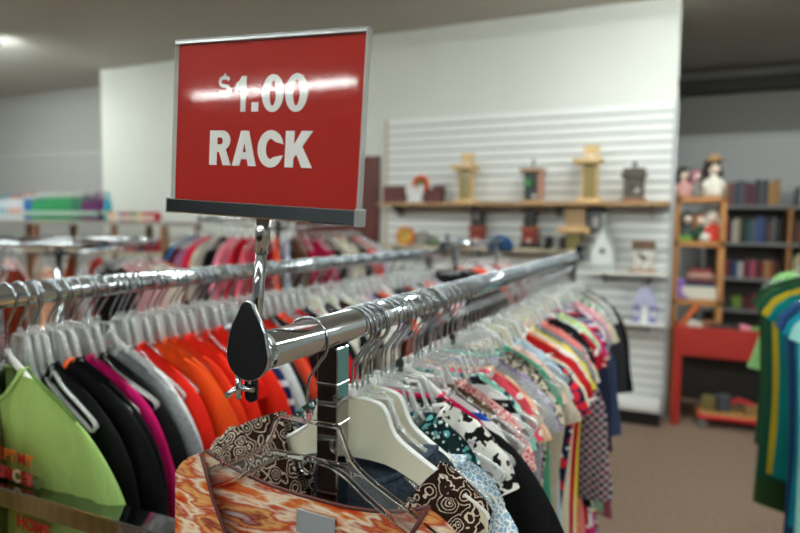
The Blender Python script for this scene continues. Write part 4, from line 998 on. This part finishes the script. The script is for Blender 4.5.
for rn, z, xs, names, hb_ in rows:
    ns = names.replace('_', ' ').split(' '); ns2 = []; i = 0
    ns = [q.replace('_', ' ') for q in names.split(' ')]
    x = xs
    end = -.04 if 'side' not in rn else .6
    for i, nm in enumerate(ns):
        wd = rnd.uniform(.028, .046); hh = hb_*rnd.uniform(.82, 1.0)
        if x+wd > end: break
        adj = 'tall' if hh > hb_*.91 else 'short'
        lab = f'{adj} {nm} book beside a {ns[i-1] if i else "bare end"} {"one " if i else ""}on the {rn} bookcase shelf'
        k_ = seen.get(lab, 0); seen[lab] = k_+1
        if k_: lab = f'{adj} {nm} book, {["", "second", "third", "fourth"][k_]} such after a {ns[i-1]} one on the {rn} shelf'
        t = thing('book', lab, 'book', (1.1+x+wd/2, 7.24, z), 0, f'books on the {rn} shelf')
        cm = plain('book_cover', bcols[nm], .5)
        b = MB(); b.box(-wd/2, -wd/2+.003, 0, .16, 0, hh); b.box(wd/2-.003, wd/2, 0, .16, 0, hh); b.box(-wd/2+.003, wd/2-.003, 0, .004, 0, hh); b.build('cover', cm, t)
        MB().box(-wd/2+.003, wd/2-.003, .004, .155, .003, hh-.004).build('pages', WHITEP if i == 0 else bpy.data.materials['white_plastic'], t)
        x += wd + .001
# red play table
REDP = plain('red_painted_wood', '#a0241a', .5, var=.08, vscale=5)
TX0, TX1, TY0, TY1 = .065, .80, 4.92, 5.16
tt = EYE-.145*4.95
t = thing('bin_table', 'red wooden bin table heaped with toys by the slat wall', 'table', ((TX0+TX1)/2, TY0, 0)); w = (TX1-TX0)/2
b = MB(); b.bbox(-w, w, 0, .02, tt-.22, tt, .003); b.bbox(-w, w, .22, .24, tt-.22, tt, .003); b.build('long_side', REDP, t)
b = MB(); b.box(-w, -w+.02, .02, .22, tt-.22, tt); b.box(w-.02, w, .02, .22, tt-.22, tt); b.build('short_side', REDP, t)
MB().box(-w+.02, w-.02, .02, .22, tt-.10, tt-.085).build('tray_floor', WOODM, t)
MB().box(-w+.065, w-.065, .205, .215, .16, tt-.23).build('back_panel', plain('added_black_back', '#1c1816', .7), t)  # panel added to keep the space under the table black
for sg in (-1, 1):
    for yy in (0, .19): MB().bbox(sg*w-(.06 if sg > 0 else 0), sg*w+(0 if sg > 0 else .06), yy+.001, yy+.05, 0, tt-.2195, .003).build('leg', REDP, t)
toys = [('amber toy rail leaning in the red table', '#c4642c', (.13, tt+.02), (.02,.02,.16), .6), ('white plastic toy in the red table', '#d8d0c4', (.20, tt-.02), (.05,.04,.05), .2), ('black flat toy in the red table', '#181618', (.40, tt-.04), (.10,.06,.06), 0),
        ('pink toy in the red table', '#e88ca0', (.53, tt-.03), (.04,.04,.05), .3), ('green toy in the red table', '#4c8c3c', (.63, tt-.03), (.07,.04,.045), -.2), ('brown basket in the red table', '#7c4c2c', (.31, tt-.03), (.05,.05,.07), 0)]
for lb, c, (x, z), (a, b2, c2), r in toys:
    mb = MB(); mb.bbox(-a, a, -b2, b2, -.045, c2, .008, Matrix.Rotation(r, 4, 'Y'))
    tag(mb.build('toy', plain('toy_'+lb.split()[0], c, .5), None, (x, TY0+.12, z)), 'small ' + lb, 'toy')
# shelf stuff behind the red table (low row at the bookcase)
for k, (x, c, nm, hh) in enumerate(((.60,'#3c3c34','dark',.10),(.68,'#7c9c3c','lime',.13),(.77,'#5c1c2c','wine',.12),(.87,'#b8283c','cherry red',.15),(.98,'#c0303c','scarlet',.11),(1.08,'#b8b4b0','pale grey',.09))):
    tag(MB().bbox(-.048,.048,-.06,.06,0,hh,.006).build('boxed_toy', plain('boxed_'+str(k), c, .5), None, (x, 7.30, zs_[3])), f'{nm} boxed toy on the lowest bookcase shelf', 'toy')
# red wheeled dolly under the table
t = thing('toy_wagon', 'low red flat toy wagon with a wooden deck under the red table', 'wagon', (.50, 5.02, 0))
MB().bbox(-.26,.30,-.09,.14,.075,.105,.006).build('chassis', plain('wagon_red', '#c8201c', .4), t)
MB().bbox(-.25,.29,-.08,.13,.105,.125,.003).build('deck', plain('deck_wood', '#b08448', .6), t)
for x in (-.22, .25):
    for y in (-.06, .11): 
        MB().cyl((x,y-.012,.035),(x,y+.012,.035), .035, n=18).cyl((x,y-.014,.035),(x,y-.012,.035), .014, n=10).build('wheel', plain('wheel_grey', '#6c6c6c', .4), t)
MB().tube([(-.05,-.02,.30-.11),(.02,-.02,.225),(.10,-.02,.20),(.12,-.02,.15),(.10,-.02,.13)], .018, 8).build('handle', plain('wagon_handle', '#b81c20', .4), t)
for k, (x, c, nm, h_) in enumerate(((.32,'#6c6030','olive',.10),(.42,'#3c4048','graphite',.12),(.60,'#8c6c40','light brown',.07))):
    tag(MB().bbox(-.045,.045,-.05,.05,0,h_,.008).build('toy_block', plain('tb'+str(k), c, .6), None, (x, 5.03, .126)), f'{nm} toy piled on the red wagon', 'toy')

# ------------------------------------------------------------------ detergent table at far left
TY_ = 4.25; TZ = EYE + .006
t = thing('stocked_shelf_table', 'wood-legged stock shelf carrying rows of cleaning bottles', 'shelf', (-5.6, TY_, 0))
LW = plain('plain_wood_leg', '#8a6248', .6)
MB().bbox(-1.3, 1.325, 0, .5, TZ-.04, TZ, .004).build('top_board', plain('grey_board', '#a8a49c', .5), t)
MB().bbox(-1.3, 1.30, 0, .5, EYE-.32, EYE-.29, .004).build('lower_board', plain('tan_board', '#c0b49c', .5), t)
for x in (-1.25, -.50, .64, 1.29):
    for y in (.01, .45): MB().bbox(x-.03, x+.03, y, y+.045, 0, TZ-.041, .003).build('post', LW, t)
def bottle(x, y, z, c, cap, h_, w, label, group, white=False):
    t = thing('cleaning_bottle', label, 'bottle', (x, y, z), 0, group)
    MB().lathe([(w*.9,0),(w,.01),(w,h_*.55),(w*.85,h_*.7),(w*.4,h_*.82),(w*.38,h_*.86)], (0,0,0), 14, 1, .7).build('bottle_body', plain('bottle_'+c[1:], c, .3), t)
    MB().lathe([(w*.42,0),(w*.42,h_*.10),(w*.3,h_*.14)], (0,0,h_*.86), 10).build('bottle_cap', plain('cap_'+cap[1:], cap, .4), t)
    if white: MB().ball((0, -w*.62, h_*.36), w*.6, w*.14, h_*.13).build('bottle_label', plain('lab_'+cap[1:], cap, .5), t)
    else: MB().lathe([(w*1.02,0),(w*1.02,h_*.22)], (0,0,h_*.14), 14, 1, .7).build('bottle_label', plain('lab_'+c[1:], '#a8c4b4', .5), t)
zones = [(-6.86, -6.61, '#cfdce2', '#3c9cb8', 'white and teal', 3), (-6.60, -6.37, '#d8dcdf', '#e06a3c', 'white and orange', 3), (-6.36, -6.23, '#2c6cae', '#dfe6ec', 'blue', 2), (-6.22, -5.63, '#1f9c5c', '#dfeee4', 'green', 8), (-5.62, -5.48, '#2f7c5c', '#cfd8d6', 'dark green', 2), (-5.47, -5.24, '#6c1f68', '#8c5c90', 'purple', 3)]
for a, b2, c, cap, nm, n in zones:
    for k in range(n):
        x = lerp(a, b2, (k+.5)/n)
        for r_, yy in enumerate((.09, .24)):
            pos = ['first', 'second', 'third', 'fourth', 'fifth', 'sixth', 'seventh', 'eighth', 'ninth'][k]
            bottle(x, TY_+yy, TZ+.001, c, cap, .30 if r_ else .27, .034, f'{nm} cleaning bottle, {pos} of its colour counted from the recess, {"back" if r_ else "front"} row', 'cleaning bottles on the stock shelf', nm.startswith('white'))
bottle(-5.14, TY_+.12, TZ+.001, '#1fa4c4', '#3cc0d8', .275, .046, 'turquoise cleaning bottle standing apart at the end of the row', 'cleaning bottles on the stock shelf')
pk = [('#d8a05c','amber'),('#e0c8b0','cream'),('#8c5c9c','violet'),('#c83c4c','red'),('#3c8c5c','green'),('#e0b050','yellow'),('#c8606c','rose'),('#c02838','crimson')]
for k, (c, nm) in enumerate(pk):
    t = thing('small_carton', f'{nm} small carton past the turquoise bottle on the stock shelf', 'carton', (-5.03+k*.076, TY_+.10, TZ), 0, 'small cartons on the stock shelf')
    MB().bbox(-.035,.035,-.05,.05,0,.09,.002).build('box', plain('carton_'+nm, c, .5), t)
    MB().box(-.035,.035,-.0515,-.0502,.02,.055).build('printed_band', plain('band_'+nm, '#e8e0d4', .5), t)
for k, (x, c, nm, w_) in enumerate(((-4.80,'#c02838','red',.08),(-4.66,'#3c3868','indigo',.045),(-4.54,'#b81c30','crimson',.065),(-4.98,'#c8a08c','tan',.08),(-5.25,'#24708c','petrol blue',.12),(-5.5,'#201c1c','black',.10),(-5.75,'#5c1a20','maroon',.09),(-6.1,'#1c1a1c','jet',.13))):
    t = thing('folded_towel', f'folded {nm} cloth bundle on the lower board of the stock shelf', 'towel', (x, TY_+.16, EYE-.289))
    b = MB()
    for j in range(3): b.tube([(-w_, 0, .025+j*.042),(w_, 0, .025+j*.042)], .021, 10, ry=.10)
    b.build('folds', plain('towel_'+nm.replace(' ','_'), c, .9), t)

# ------------------------------------------------------------------ world, render look
w = bpy.data.worlds.new('world'); SC.world = w; w.use_nodes = True
w.node_tree.nodes['Background'].inputs[0].default_value = (.8,.85,.9,1); w.node_tree.nodes['Background'].inputs[1].default_value = .05
SC.view_settings.view_transform = 'Standard'; SC.view_settings.look = 'None'; SC.view_settings.gamma = 1
SC.view_settings.exposure = 0.68
try:
    SC.cycles.max_bounces = 10; SC.cycles.diffuse_bounces = 4; SC.cycles.glossy_bounces = 5; SC.cycles.transmission_bounces = 10
    SC.cycles.transparent_max_bounces = 40; SC.cycles.caustics_refractive = False; SC.cycles.caustics_reflective = False; SC.cycles.sample_clamp_indirect = 4
    SC.cycles.use_denoising = True
except Exception: pass
for lb, ls in LABELS.items():
    gs = {g for _, g in ls}
    if len(ls) > 1 and (len(gs) > 1 or None in gs): print('DUP', lb, ls[:3])
